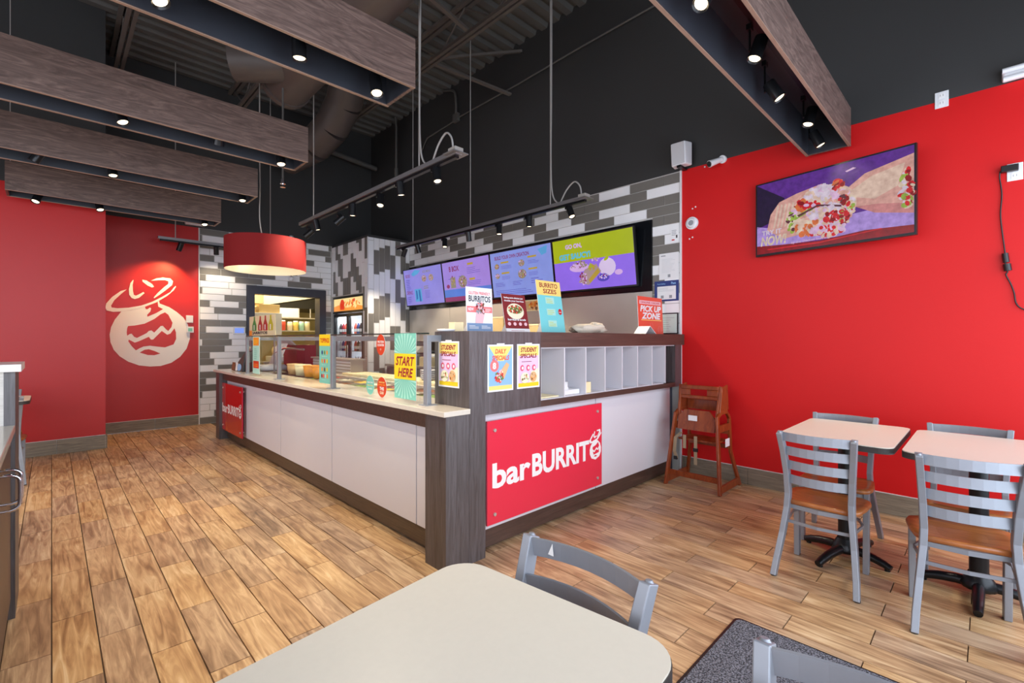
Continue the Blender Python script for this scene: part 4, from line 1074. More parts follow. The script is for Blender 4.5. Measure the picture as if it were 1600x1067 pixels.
def m1(A, W, H):
    A.text('SIDES', .06, H - .14, .20, H - .09, 's_crimson', .01).lines(.06, H - .36, .20, H - .16, 7, 's_text', 1, .25)
    A.poly([(.24, H - .09), (.36, H - .03), (.52, H - .05), (.44, H - .10), (.3, H - .13)], 's_cyan')
    A.text('KIDS MENU', .58, H - .10, .80, H - .06, 's_olive', .01)
    for u in (.60, .80): A.ell(u, H - .19, .065, .055, 's_tan', 16).up().blobs(u, H - .19, .055, .045, ['s_olive', 's_gold', 's_crimson', 's_pinkw'], 26, .012, int(u * 100))
    A.text('DRINKS', .06, .20, .24, .26, 's_crimson', .01).lines(.08, .06, .20, .18, 4, 's_text', 3, .25)
    A.rect(.30, .07, .50, .28, 's_cyan').up().poly([(.33, .10), (.38, .12), (.38, .25), (.34, .26)], 's_teal').poly([(.42, .07), (.47, .07), (.46, .26), (.42, .26)], 's_teal')
    A.lines(.58, .27, .76, .33, 2, 's_olive', 4, .4).lines(.60, .12, .74, .25, 6, 's_text', 5, .2)
screen('menu screen farthest left, sides and drinks in lavender and blue', 7.055, 5.945, m1, 's_lav')
def m2(A, W, H):
    A.rect(.012, .018, W - .012, .085, 's_red').rect(.012, .085, W - .012, .20, 's_deep').up()
    A.text('B BOX', .18, H - .16, .42, H - .08, 's_crimson', .03).lines(.62, H - .10, .82, H - .07, 1, 's_gold', 1, 1).lines(.60, H - .22, .90, H - .12, 4, 's_text', 2, .2)
    A.lines(.64, H - .32, .82, H - .29, 1, 's_gold', 3, 1).lines(.60, .24, .92, .31, 3, 's_text', 5, .2).lines(.14, H - .27, .26, H - .25, 1, 's_text', 1).lines(.40, H - .25, .52, H - .23, 1, 's_text', 1)
    A.rect(.19, .22, .31, .38, 's_olive').ell(.48, .30, .10, .09, 's_olive').ell(.12, .25, .04, .03, 's_red').up()
    A.blobs(.25, .32, .05, .07, ['s_gold', 's_tan', 's_crimson', 's_olive'], 30, .014, 11).blobs(.48, .30, .09, .075, ['s_gold', 's_tan', 's_pinkw', 's_crimson', 's_olive'], 46, .015, 12)
screen('menu screen second from the left, headed B BOX with blue and red bands', 5.945, 4.83, m2, 's_lav2')
def m3(A, W, H):
    A.text('BUILD YOUR OWN CREATION', .10, H - .11, .74, H - .06, 's_crimson', .02)
    for k, (u, v, q) in enumerate(((.13, .43, .045), (.13, .30, .045), (.60, .43, .055), (.60, .29, .075))):
        A.ell(u, v, q, q * .8, 's_olive'); A.up(); A.blobs(u, v, q * .85, q * .65, ['s_gold', 's_tan', 's_crimson', 's_pinkw'], 24, .012, 20 + k)
    for u, v in ((.22, .46), (.22, .32), (.72, .48), (.72, .33)): A.rect(u, v, u + .15, v + .022, 's_gold'); A.lines(u, v - .07, u + .20, v - .02, 3, 's_text', int(v * 50), .22)
    A.lines(.08, .16, .28, .22, 3, 's_text', 6, .25).lines(.42, .16, .62, .22, 3, 's_text', 7, .25).lines(.75, .16, .95, .24, 3, 's_text', 8, .25).lines(.08, .05, .95, .12, 3, 's_text', 9, .2)
    A.poly([(.90, H - .06), (1.06, H - .03), (1.04, H - .12), (.96, H - .14)], 's_cyan')
screen('menu screen third from the left, headed BUILD YOUR OWN CREATION', 4.83, 3.70, m3, 's_blue')
def m4(A, W, H):
    A.rect(.012, H * .56, W - .012, H - .012, 's_green').up()
    A.text('GO ON,', .20, H * .78, .44, H * .88, 's_pinkw', .05).text('GET SAUCY!', .10, H * .60, .55, H * .71, 's_cyanw', .05)
    A.ell(.38, .27, .14, .05, 's_pinkw').ell(.76, .24, .11, .10, 's_white').ell(.90, .17, .05, .03, 's_pinkw').ell(.70, .13, .08, .045, 's_text').up()
    A.blobs(.38, .30, .12, .035, ['s_crimson', 's_tan', 's_pinkw', 's_olive'], 50, .014, 31)
    A.poly([(.36, .10), (.50, .06), (.68, .20), (.62, .29), (.46, .24)], 's_tan').up().poly([(.52, .08), (.66, .19), (.64, .24), (.50, .12)], 's_gold').up()
    A.blobs(.56, .26, .05, .035, ['s_gold', 's_green'], 16, .018, 32).blobs(.43, .14, .05, .07, ['s_crimson', 's_brown' if 's_brown' in MATS else 's_red', 's_pinkw', 's_tan'], 50, .013, 33)
    A.ell(.76, .33, .035, .018, 's_green', 10, .5).blobs(.70, .14, .06, .03, ['s_crimson', 's_white', 's_violet'], 24, .01, 34).blobs(.62, .34, .05, .02, ['s_tan', 's_pinkw'], 12, .014, 35)
screen('menu screen farthest right, green and violet, reading GO ON, GET SAUCY!', 3.70, 2.578, m4, 's_violet')

# big swivelled screen on the red wall
t = Thing('wall_television', 'large television on the red wall showing a burrito and TRY IT NOW!', 'television', (4.3, .88, 2.0))
O = Vector((4.385, 1.425, 2.015)); E_ = Vector((4.205, .345, 2.015)); U = (E_ - O); W = U.length; U.normalize(); V = Vector((0, 0, 1)); N = U.cross(V); H = .628
P = lambda a, b, c: O + U * a + V * b + N * c
t.part('case', MB().prism([(0, 0), (W, 0), (W, H), (0, H)], P, -.03, 0, 'black_plastic'), None)
t.part('wall_arm', MB().cyl(P(W * .45, H * .5, -.03), (WX, .9, 2.33), .025, n=10).box(WX - .02, WX, .78, 1.02, 2.2, 2.45), 'black_metal')
A = Art(O, U, V, .0008); b = .012
A.rect(b, b + .006, W - b, H - b, 't_purple').up()
A.poly([(b, .24), (.20, .30), (.24, H - .17), (b, H - b)], 't_dark').poly([(b, .07), (W - b, .07), (W - b, .24), (.7, .22), (.3, .18), (b, .26)], 't_lilac').up()
A.poly([(b, b + .006), (W - b, b + .006), (W - b, .07), (.8, .085), (.5, .06), (.2, .075), (b, .09)], 't_dred').up().poly([(.10, .045), (.5, .04), (.9, .075), (.9, .082), (.5, .05), (.10, .055)], 't_red').up()
# second roll behind on the right
A.poly([(.66, .40), (.80, .50), (W - b, .56), (W - b, .15), (.86, .20), (.74, .27)], 't_tan').up()
A.poly([(.72, .40), (.84, .47), (W - .06, .51), (W - .10, .36), (.86, .30), (.74, .34)], 't_tan3').up().poly([(.74, .27), (.86, .20), (W - b, .15), (W - b, .22), (.88, .26)], 't_tan2').up()
A.blobs(W - .05, .33, .035, .13, ['t_red', 't_dred', 't_white', 't_green', 't_cream'], 46, .022, 51)
# main roll and its cut face
A.poly([(.10, .21), (.13, .34), (.20, .43), (.34, .47), (.52, .50), (.60, .40), (.45, .14), (.24, .12)], 't_tan').up()
for k in range(5): A.poly([(.15 + .03 * k, .22), (.165 + .03 * k, .22), (.20 + .03 * k, .40), (.185 + .03 * k, .41)], 't_tan3')
A.up().ell(.52, .29, .235, .19, 't_tan3', 24, .25).up()
def clus(u, v, ru, rv, ms, k, r, sd): A.blobs(u, v, ru, rv, ms, k, r, sd)
clus(.52, .29, .22, .17, ['t_pink', 't_tan3', 't_white', 't_tan', 't_cream'], 150, .030, 52)
clus(.30, .24, .035, .085, ['t_green', 't_cream', 't_green', 't_brown'], 40, .018, 54)
clus(.37, .37, .045, .05, ['t_red', 't_dred', 't_orange'], 22, .024, 56)
clus(.45, .345, .05, .03, ['t_red', 't_red', 't_pink'], 18, .022, 61)
clus(.52, .43, .11, .05, ['t_pink', 't_white', 't_tan3', 't_white'], 56, .026, 53)
clus(.635, .455, .035, .03, ['t_orange', 't_red', 't_dred'], 18, .022, 62)
clus(.66, .36, .05, .05, ['t_tan3', 't_pink', 't_tan'], 26, .026, 63)
A.poly([(.33, .25), (.46, .305), (.48, .32), (.44, .325), (.32, .275)], 't_green').up().poly([(.35, .27), (.45, .31), (.44, .318), (.34, .28)], 't_cream').up()
A.poly([(.35, .285), (.5, .34), (.66, .30), (.66, .285), (.5, .325), (.36, .27)], 't_brown').up()
clus(.43, .17, .085, .06, ['t_orange', 't_tan', 't_cream', 't_tan3'], 46, .028, 64)
clus(.53, .27, .10, .035, ['t_pink', 't_white', 't_tan3'], 44, .024, 65)
clus(.60, .22, .05, .04, ['t_red', 't_dred', 't_white', 't_red'], 30, .020, 66)
clus(.68, .20, .03, .06, ['t_red', 't_green', 't_dred', 't_tan3'], 26, .020, 67)
clus(.72, .27, .02, .06, ['t_green', 't_cream', 't_red'], 20, .016, 57)
clus(.57, .12, .13, .04, ['t_pink', 't_white', 't_tan3', 't_red', 't_pink'], 60, .024, 55)
clus(.68, .335, .03, .03, ['t_dred', 't_brown', 't_red'], 14, .018, 68)
A.up().poly([(.70, .53), (.76, .545), (.74, .555), (.69, .54)], 't_pink')
A.text('TRY IT', .075, .165, .235, .205, 't_white', .03).text('NOW!', .065, .075, .275, .155, 't_cream', .04, .2).text('by the chicken burrito', .31, .055, .58, .078, 't_pink', .02)
A.to(t, 'display')

# ------------------------------------------------------------------ chairs and tables
def make_chair(label, loc, rz, group=None):
    """ladder-back metal chair; local +X is the sitting direction, origin between the rear feet"""
    t = Thing('dining_chair', label, 'chair', loc, rz, group, local=True)
    hw = .178
    prof = [(0.0, 0, .188), (.035, .08, .181), (.085, .22, .165), (.115, .36, .150), (.122, .44, .147), (.112, .56, .152), (.084, .68, .161), (.045, .785, .170)]
    def at(z):
        for a, b in zip(prof, prof[1:]):
            if z <= b[1]:
                q = (z - a[1]) / (b[1] - a[1]); return a[0] + (b[0] - a[0]) * q, a[2] + (b[2] - a[2]) * q
        return prof[-1][0], prof[-1][2]
    for s in (-1, 1):
        t.part('leg', MB().sweep([(x, s * h_, z) for x, z, h_ in prof], .028, [.040, .042, .046, .048, .048, .046, .043, .040], (0, 1, 0)).cyl((prof[-1][0], s * .170, .783), (prof[-1][0] - .001, s * .170, .790), .012, .007, n=8), 'steel_grey', bev=.003)
        t.part('leg', MB().sweep([(.385, s * .168, 0), (.385, s * .170, .375)], .028, .042, (0, 1, 0)), 'steel_grey', bev=.003)
        t.part('foot_glide', MB().cyl((.385, s * .168, 0), (.385, s * .168, .008), .0155, n=8), 'black_plastic')
        t.part('foot_glide', MB().cyl((.003, s * .188, 0), (.003, s * .188, .008), .0155, n=8), 'black_plastic')
    for zc in (.763, .682, .601, .520):
        P = []; xc, hs = at(zc); xc += .004
        for k in range(9):
            u = -1 + k / 4.0; P.append((xc - .034 * (1 - u * u), u * (hs - .008), zc))
        t.part('slat', MB().sweep(P, .047, .006, (.12, 0, 1)), 'steel_grey')
    S = []
    for k in range(9):
        u = -1 + k / 4.0; S.append((.385 + .035 * (1 - u * u), u * .17, .358))
    t.part('seat_rail', MB().sweep([(.14, -.140, .362), (.385, -.162, .362)], .010, .022, (0, 1, 0)).sweep([(.14, .140, .362), (.385, .162, .362)], .010, .022, (0, 1, 0))
           .sweep([(.138, -.145, .362), (.115, 0, .362), (.138, .145, .362)], .022, .010, (0, 0, 1)).sweep(S, .022, .010, (0, 0, 1)), 'steel_grey')
    F = []
    pts = [(.115, -.150), (.30, -.168)] + [(.385 + .04 * (1 - (u * u)), .165 * u) for u in (-.8, -.5, 0, .5, .8)] + [(.30, .168), (.115, .150)]
    t.part('foot_ring', MB().sweep([(x, y, .285) for x, y in pts], .016, .008, (0, 0, 1)).sweep([(.108, -.156, .285), (.085, 0, .285), (.108, .156, .285)], .016, .008, (0, 0, 1)), 'steel_grey')
    out = [(.125, -.150), (.125, .150), (.16, .176), (.25, .19), (.36, .196), (.41, .185), (.435, .15), (.445, .05), (.445, -.05), (.435, -.15), (.41, -.185), (.36, -.196), (.25, -.19), (.16, -.176)][::-1]
    m = MB(); n = len(out); cx, cy = .265, 0
    ring = lambda k, z: [(cx + (x - cx) * k, cy + (y - cy) * k, z) for x, y in out]
    R = [ring(.97, .374), ring(1, .380), ring(1, .392), ring(.965, .400), ring(.78, .394), ring(.45, .388)]
    vs = [v for r in R for v in r]; fs = []
    for a in range(len(R) - 1):
        for k in range(n): fs.append((a * n + k, (a + 1) * n + k, (a + 1) * n + (k + 1) % n, a * n + (k + 1) % n))
    m.add(vs, fs, None, True); m.add(R[0], [tuple(range(n))]); m.add(R[-1], [tuple(range(n - 1, -1, -1))])
    t.part('seat', m, 'seat_wood')
    return t.o
GCH = 'ladder-back metal chairs with wooden seats'
c0 = make_chair('silver ladder-back chair with wooden seat, left of the two at the red wall tables', (2.84, .645, 0), 0, GCH)
dup(c0, (2.755, .045, 0), math.radians(9), 'silver ladder-back chair at the right edge of the picture, near side of its table')
dup(c0, (3.875, .683, 0), PI, 'ladder-back chair between the red wall and the left of the two wall tables')
dup(c0, (3.885, .083, 0), PI, 'ladder-back chair between the red wall and the right of the two wall tables')
dup(c0, (.948, .675, 0), PI, 'grey metal chair with chipped top slat at the large foreground table')
dup(c0, (.92, .10, 0), PI + math.radians(2), 'grey metal chair cut off by the bottom edge, beside the grey mat')
dup(c0, (-.36, 6.02, 0), PI / 2, 'metal chair mostly hidden behind the left cabinet, near side of the small table')
dup(c0, (-.40, 6.98, 0), -PI / 2, 'metal chair mostly hidden behind the left cabinet, against the red wall')
single('paint_chip', MB().prism([(0, 0), (.018, 0), (.014, .03)], lambda a, b_, c_: (.904 - c_, .788 - a, .752 + b_), 0, .001), 'white_paint', 'small white triangular scuff sticker on the foreground chair slat', 'sticker', (.902, .78, .737))

def make_table(label, x0, x1, y0, y1, rot=0.0, group=None, colr=.038, turn=0.0, cr=.06):
    cx, cy = (x0 + x1) / 2, (y0 + y1) / 2
    t = Thing('cafe_table', label, 'table', (cx, cy, 0), math.radians(turn), group=group)
    e = MB().prism(rrect(x0, x1, y0, y1, cr, 8), XY, .716, .746, 'table_edge')
    t.part('table_edge', e)
    t.part('table_top', MB().prism(rrect(x0 + .002, x1 - .002, y0 + .002, y1 - .002, cr - .002, 8), XY, .7445, .7505, 'table_top'))
    t.part('mount_plate', MB().box(cx - .18, cx + .18, cy - .03, cy + .03, .70, .716).box(cx - .03, cx + .03, cy - .15, cy + .15, .70, .716), 'black_metal')
    t.part('column', MB().cyl((cx, cy, .07), (cx, cy, .70), colr, n=20), 'black_metal')
    t.part('hub', MB().lathe([(.0, .035), (.07, .035), (.075, .055), (.055, .085), (.042, .11)], (cx, cy, 0), 20), 'black_metal')
    for k in range(4):
        a = k * PI / 2 + rot; q = 1.12 if k % 2 == 0 else .88; dx, dy = math.cos(a) * q, math.sin(a) * q
        P = [(cx + dx * r, cy + dy * r, z) for r, z in ((.03, .052), (.10, .052), (.17, .044), (.225, .032), (.262, .019))]
        m = MB().tube(P, [.026, .025, .023, .021, .018], 10).cyl((P[-1][0] - dx * .02, P[-1][1] - dy * .02, 0), (P[-1][0] - dx * .02, P[-1][1] - dy * .02, .02), .014, n=8)
        t.part('base_arm', m, 'black_metal')
    return t
GTB = 'small two-seat tables'
make_table('small pale table against the red wall, left one of the pair', 3.0, 3.80, .335, .87, -.28, group=GTB)
make_table('small pale table against the red wall, right one of the pair', 2.975, 3.775, -.235, .305, group=GTB)
make_table('large cream table in the foreground at the bottom of the picture', .0085, .7735, .3350, .8900, group=GTB, turn=6.0, cr=.075)
make_table('cream table just showing at the bottom edge beside the foreground table', .0235, .7885, -.290, .290, group=GTB, turn=6.0, cr=.075)
make_table('small tan table behind the left cabinet near the red wall', -.95, -.14, 6.04, 6.60, group=GTB)

# floor mat
t = Thing('floor_mat', 'dark grey flecked carpet mat on the floor behind the foreground chairs', 'mat', (2.1, .2, 0))
t.part('pile', MB().prism(rrect(1.52, 2.262, -.9, .812, .03), XY, .001, .012, 'mat_grey'))
t.part('border', MB().prism(rrect(1.50, 2.28, -.92, .826, .03), XY, .001, .006, 'black_plastic'))

# ------------------------------------------------------------------ wooden high chair by the pickup counter
t = Thing('high_chair', 'reddish wooden restaurant high chair with straps beside the pickup counter', 'high chair', (4.15, 1.80, 0))
HYa, HYb = 1.56, 2.04
for (y, sg) in ((HYa, 1), (HYb, -1)):
    yi = y + sg * .0; yt = y + sg * .055
    t.part('leg', MB().sweep([(3.945, yi, 0), (4.03, yt, .64)], .022, .045, (0, 1, 0)), 'cherry_wood', bev=.004)
    t.part('leg', MB().sweep([(4.385, yi, 0), (4.32, yt, .30), (4.285, yt, .60)], .022, .042, (0, 1, 0)), 'cherry_wood', bev=.004)
    t.part('foot_rail', MB().sweep([(3.96, yi, .045), (4.37, yi, .045)], .020, .06, (0, 1, 0)), 'cherry_wood', bev=.003)
    t.part('arm_rest', MB().sweep([(4.02, yt, .63), (4.10, yt, .665), (4.22, yt, .665), (4.29, yt, .60)], .024, .03, (0, 1, 0)), 'cherry_wood', bev=.004)
    t.part('side_board', MB().box(4.03, 4.31, yt - .009, yt + .009, .50, .56), 'cherry_wood')
    t.part('back_post', MB().sweep([(4.06, yt + sg * .02, .58), (4.12, yt + sg * .005, .89)], .020, .035, (0, 1, 0)), 'cherry_wood', bev=.003)
    t.part('side_panel', MB().hexa([(4.07, yt - .008, .66), (4.26, yt - .008, .68), (4.26, yt + .006, .68), (4.07, yt + .006, .66), (4.12, yt - .008, .88), (4.24, yt - .008, .90), (4.24, yt + .006, .90), (4.12, yt + .006, .88)]), 'cherry_wood', 'glossy red-brown side panel', bev=.004)
m = MB(); P = [(1.635, .50), (1.965, .50), (1.965, .61), (1.91, .675), (1.69, .675), (1.635, .61)]
t.part('back_board', MB().prism(P[::-1], lambda a, b_, c_: (3.995 + (b_ - .3) * .13 + c_, a, b_), 0, .016, 'cherry_wood'))
t.part('label_plate', MB().box(4.010, 4.022, 1.785, 1.86, .585, .63), 'paper')
ya, yb = 1.63, 1.97
fr = MB()
fr.box(4.09, 4.108, ya, yb, .855, .89).box(4.09, 4.108, ya, yb, .77, .80).box(4.09, 4.108, ya, ya + .10, .80, .855).box(4.09, 4.108, yb - .09, yb, .80, .855)
t.part('top_board', fr, 'cherry_wood', 'board with an oval hand slot', bev=.006)
t.part('upper_rail', MB().box(4.23, 4.25, ya, yb, .66, .75), 'cherry_wood')
t.part('seat', MB().box(4.05, 4.28, 1.63, 1.97, .40, .415), 'cherry_wood')
t.part('cross_rail', MB().box(4.28, 4.30, 1.62, 1.98, .33, .365).box(4.27, 4.29, 1.62, 1.98, .46, .50), 'cherry_wood')
t.part('cross_rail', MB().box(3.962, 3.982, 1.575, 2.03, .09, .135), 'cherry_wood')
for y, z0, z1 in ((1.80, .20, .45), (1.90, .33, .45)):
    t.part('strap', MB().box(4.02, 4.024, y - .014, y + .014, z0, z1), 'strap')
t.part('strap', MB().sweep([(4.06, 1.95, .46), (4.0, 1.975, .42), (3.99, 1.98, .30), (4.0, 1.965, .24)], .03, .004, (0, 1, 0)), 'strap')
t.part('buckle', MB().box(4.012, 4.03, 1.78, 1.82, .315, .345), 'black_plastic')
t.part('buckle', MB().box(3.985, 4.005, 1.955, 1.985, .225, .255), 'black_plastic')
t.part('paper_tag', MB().prism([(1.59, .34), (1.60, .36), (1.60, .44)], lambda a, b_, c_: (4.2 + (1.6 - a) * 0 + (b_ - .34) * .8, 1.605, b_), 0, 0.001, 'paper').box(4.18, 4.27, 1.604, 1.606, .36, .43), 'paper')

# ------------------------------------------------------------------ cabinets at the left edge
t = Thing('side_cabinet', 'low dark wood cabinet with cream top and chrome pull at the left edge', 'cabinet', (-.55, 2.0, 0))
t.part('body', MB().box(-.95, -.15, .55, 3.18, .08, .865), 'counter_wood')
t.part('door', MB().box(-.15, -.135, .56, 2.405, .10, .855), 'counter_wood_h', bev=.002)
t.part('door', MB().box(-.15, -.135, 2.415, 3.17, .10, .855), 'counter_wood_h', bev=.002)
t.part('plinth', MB().box(-.93, -.18, .58, 3.16, 0, .08), 'black_plastic')
t.part('top', MB().box(-.97, -.121, .53, 3.18, .867, .90), 'quartz', bev=.003)
for yh in (2.36, 2.46):
    t.part('handle', MB().tube(smooth([(-.135, yh, .83), (-.10, yh, .83), (-.082, yh, .82), (-.078, yh, .80), (-.078, yh, .74), (-.082, yh, .72), (-.10, yh, .71), (-.135, yh, .71)]), .006, 8), 'chrome')
t = Thing('partition_cabinet', 'tall pale wood partition with thick white top at the left edge', 'partition', (-.55, 3.4, 0))
t.part('front_panel', MB().box(-.95, -.158, 3.182, 3.20, 0, 1.148), 'white_wood')
t.part('core', MB().box(-.95, -.125, 3.20, 3.50, 0, 1.146), 'counter_wood')
t.part('edge_trim', MB().box(-.158, -.121, 3.181, 3.52, 0, 1.148), 'counter_wood', 'dark edge trim')
t.part('top', MB().box(-.97, -.100, 3.15, 3.54, 1.149, 1.184), 'quartz_edge', bev=.002)

# ------------------------------------------------------------------ drinks cooler let into the pier
CX = BX0 + .01
t = Thing('drinks_cooler', 'black two-door drinks cooler with orange header let into the tiled pier', 'cooler', (4.0, 7.83, 0))
t.part('case', MB().box(CX + .05, 4.38, CY0, CY0 + .02, .08, CZ1).box(CX + .05, 4.38, CY1 - .02, CY1, .08, CZ1).box(4.36, 4.38, CY0, CY1, .08, CZ1).box(CX + .05, 4.38, CY0, CY1, .06, .10).box(CX, 4.38, CY0, CY1, 1.76, 1.79).box(CX, 4.38, CY0, CY1, CZ1 - .02, CZ1), 'black_plastic')
t.part('side_lining', MB().box(CX + .06, 4.35, CY0 + .0205, CY0 + .025, .10, 1.755).box(CX + .06, 4.35, CY1 - .025, CY1 - .0205, .10, 1.755), 'white_plastic')
area_light('cooler_tube_light', (CX + .09, 7.83, 1.74), (0, math.radians(-35), 0), .08, .9, 9, (.92, .96, 1.0))
t.part('plinth', MB().box(CX + .03, 4.36, CY0 + .02, CY1 - .02, 0, .06), 'black_plastic')
t.part('back_lining', MB().box(4.35, 4.358, CY0 + .02, CY1 - .02, .10, 1.76), 'cooler_light')  # lining glows by itself to brighten the inside of the cooler
t.part('header', MB().box(CX + .01, 4.2, CY0 + .01, CY1 - .01, 1.79, CZ1 - .02), 'black_plastic')
A = Art((CX + .009, CY1 - .02, 1.80), RU, RV, .0008)
A.rect(0, 0, 1.10, .22, 'hdr_cream').up().poly([(0, 0), (1.10, 0), (1.10, .06), (.8, .10), (.5, .05), (.2, .11), (0, .08)], 'hdr_orange').up()
A.poly([(.26, .02), (.42, .02), (.46, .12), (.38, .20), (.30, .20), (.24, .12)], 'hdr_red').ell(.34, .09, .04, .035, 'paper').up()
A.blobs(.75, .12, .30, .06, ['hdr_orange', 'hdr_red', 'hdr_cream', 'hdr_orange'], 40, .04, 71)
A.to(t, 'header_graphic')
for (a, b) in ((CY0 + .012, 7.825), (7.835, CY1 - .012)):
    d = t.part('door', MB().box(CX + .005, CX + .045, a, a + .035, .12, 1.75).box(CX + .005, CX + .045, b - .035, b, .12, 1.75).box(CX + .005, CX + .045, a + .035, b - .035, .12, .17).box(CX + .005, CX + .045, a + .035, b - .035, 1.70, 1.75), 'black_plastic', bev=.003)
    t.part('pane', MB().box(CX + .02, CX + .026, a + .035, b - .035, .17, 1.70), 'glass', parent=d)
    t.part('handle', MB().box(CX - .012, CX, (b - .03 if a < 7.6 else a + .015), (b - .015 if a < 7.6 else a + .03), .8, 1.2), 'chrome', parent=d)
SZ = [.16, .50, .80, 1.10, 1.40]
for z in SZ:
    t.part('shelf', MB().box(CX + .07, 4.34, CY0 + .022, CY1 - .022, z - .012, z - .004), 'white_plastic')
t.part('shelf_rack', MB().box(CX + .065, CX + .075, 7.80, 7.86, .10, 1.76).box(CX + .065, CX + .075, CY1 - .05, CY1 - .03, .1, 1.76).box(CX + .065, CX + .075, CY0 + .03, CY0 + .05, .1, 1.76), 'white_plastic')
bcol = [['blue_bottle', 'teal', 'green_bottle', 'blue_bottle'], ['orange', 'coral', 'orange', 'dark_bottle'], ['dark_bottle', 'grey_light', 'dark_bottle', 'maroon'], ['dark_bottle', 'grey_light', 'navy', 'coral'], ['coral', 'navy', 'dark_bottle', 'maroon']]
_bm = {}
cname = {'blue_bottle': 'blue', 'teal': 'teal', 'green_bottle': 'green', 'orange': 'orange', 'coral': 'coral', 'dark_bottle': 'dark', 'grey_light': 'pale', 'maroon': 'maroon', 'navy': 'navy'}
sn = ['bottom', 'second', 'third', 'fourth', 'top']
ORN = ['first', 'second', 'third', 'fourth', 'fifth', 'sixth', 'seventh', 'eighth', 'ninth', 'tenth', 'eleventh']
for si, z in enumerate(SZ):
    if si < 1: continue
    for k in range(11):
        y = CY0 + .09 + k * .0965
        if abs(y - 7.83) < .03: continue
        c = bcol[si][(k * 3 + si) % 4]
        if c not in _bm:
            _bm[c] = (MB().lathe([(0, 0), (.030, 0), (.031, .11), (.026, .135), (.012, .17), (.012, .185)], (0, 0, 0), 12).mesh('drink_bottle', c),
                      MB().lathe([(.014, .183), (.014, .203), (0, .203)], (0, 0, 0), 10).mesh('cap', 'paper'), MB().lathe([(.0318, .035), (.0318, .085)], (0, 0, 0), 12).mesh('label_band', 'paper'))
        o = link('drink_bottle', _bm[c][0]); o.location = (CX + .115, y, z - .003)
        o['label'] = '%s bottle, %s from the right on the %s cooler shelf' % (cname[c], ORN[k], sn[si]); o['category'] = 'bottle'; o['group'] = 'bottles in the drinks cooler'
        link('cap', _bm[c][1], o); link('label_band', _bm[c][2], o)

# ------------------------------------------------------------------ behind the guard: food line
fm = ['food_green', 'food_red', 'food_white', 'food_brown', 'food_yellow', 'food_red', 'food_green', 'food_white', 'food_brown', 'food_yellow', 'food_red', 'food_white']
fn = {'food_green': 'shredded greens', 'food_red': 'chopped red salsa', 'food_white': 'white rice', 'food_brown': 'brown beans', 'food_yellow': 'yellow corn'}
k = 0
for i in range(7):
    for j in range(2):
        y0 = 2.66 + i * .36; x0 = 1.875 + j * .20
        if i > 6: continue
        f = fm[k % 12]; k += 1
        t = Thing('food_pan', 'pan of %s, %s from the near end in the %s row' % (fn[f], ORD[i], 'front' if j == 0 else 'rear'), 'pan', (x0 + .09, y0 + .165, .72), group='steel pans in the food well')
        a, b, c_, d = x0, x0 + .185, y0, y0 + .335
        t.part('pan', MB().box(a, a + .006, c_, d, .76, .885).box(b - .006, b, c_, d, .76, .885).box(a + .006, b - .006, c_, c_ + .006, .76, .885).box(a + .006, b - .006, d - .006, d, .76, .885).box(a, b, c_, d, .75, .76)
               .box(a - .007, b + .007, c_ - .007, c_, .885, .89).box(a - .007, b + .007, d, d + .007, .885, .89), 'stainless')
        m = MB(); r_ = random.Random(k); n = 7; vs = []
        for q in range(n + 1):
            for p in range(n + 1):
                edge = 0 if q in (0, n) or p in (0, n) else .018
                vs.append((a + .008 + (b - a - .016) * p / n, c_ + .008 + (d - c_ - .016) * q / n, .855 + edge + r_.uniform(0, .014)))
        m.add(vs, [(q * (n + 1) + p, q * (n + 1) + p + 1, (q + 1) * (n + 1) + p + 1, (q + 1) * (n + 1) + p) for q in range(n) for p in range(n)])
        ob = t.part('food_filling', m, f); ob['kind'] = 'stuff'
cb = single('cutting_board', MB().box(2.33, 2.60, 3.3, 5.1, .90, .925), 'cream', 'long cream cutting board along the rear of the food line', 'board', (2.45, 4.2, .9), bev=.004)
t = Thing('rear_rail', 'steel prep shelf behind the cutting board', 'shelf', (2.5, 4.6, 0))
t.part('shelf_top', MB().box(2.37, 2.62, 2.5, 7.1, .87, .898), 'stainless')
t.part('support', MB().box(2.40, 2.58, 2.5, 7.1, 0, .87), 'stainless')
for k, (y, mm, cn) in enumerate(((5.66, 'tan_plastic', 'tan'), (5.42, 'cream', 'cream'), (5.17, 'orange_plastic', 'orange'), (4.93, 'orange_plastic', 'orange'))):
    lb = ['tan plastic sauce tub, farthest of the four behind the guard', 'cream plastic sauce tub, second of the four behind the guard', 'orange plastic sauce tub beside the cream one', 'orange plastic sauce tub nearest the toppings sign'][k]
    t = Thing('sauce_tub', lb, 'tub', (2.02, y, .89), group='sauce tubs behind the guard')
    t.part('tub', MB().lathe([(0, .0), (.07, .0), (.085, .115), (.080, .115), (.066, .012)], (2.02, y, .892), 18), mm)
    t.part('lid', MB().lathe([(.0875, .112), (.0875, .124), (.02, .128), (0, .128)], (2.02, y, .892), 18), mm)
t = Thing('steel_shelf_unit', 'slatted steel cup rack behind the four sauce tubs', 'rack', (2.5, 5.4, .90))
for zz in (.92, .955, .99, 1.025):
    t.part('slat', MB().box(2.40, 2.405, 5.05, 6.1, zz, zz + .018), 'white_plastic')
t.part('frame', MB().box(2.405, 2.56, 5.05, 6.1, .898, 1.06), 'stainless')
t.part('top', MB().box(2.38, 2.58, 5.03, 6.12, 1.06, 1.075), 'stainless')
t = Thing('tortilla_press', 'rounded white tortilla press with raised arm at the far food line', 'press', (2.35, 6.5, .90))
t.part('base', MB().lathe([(0, 0), (.17, 0), (.18, .04), (.15, .07), (0, .08)], (2.05, 6.55, .90), 20), 'white_plastic')
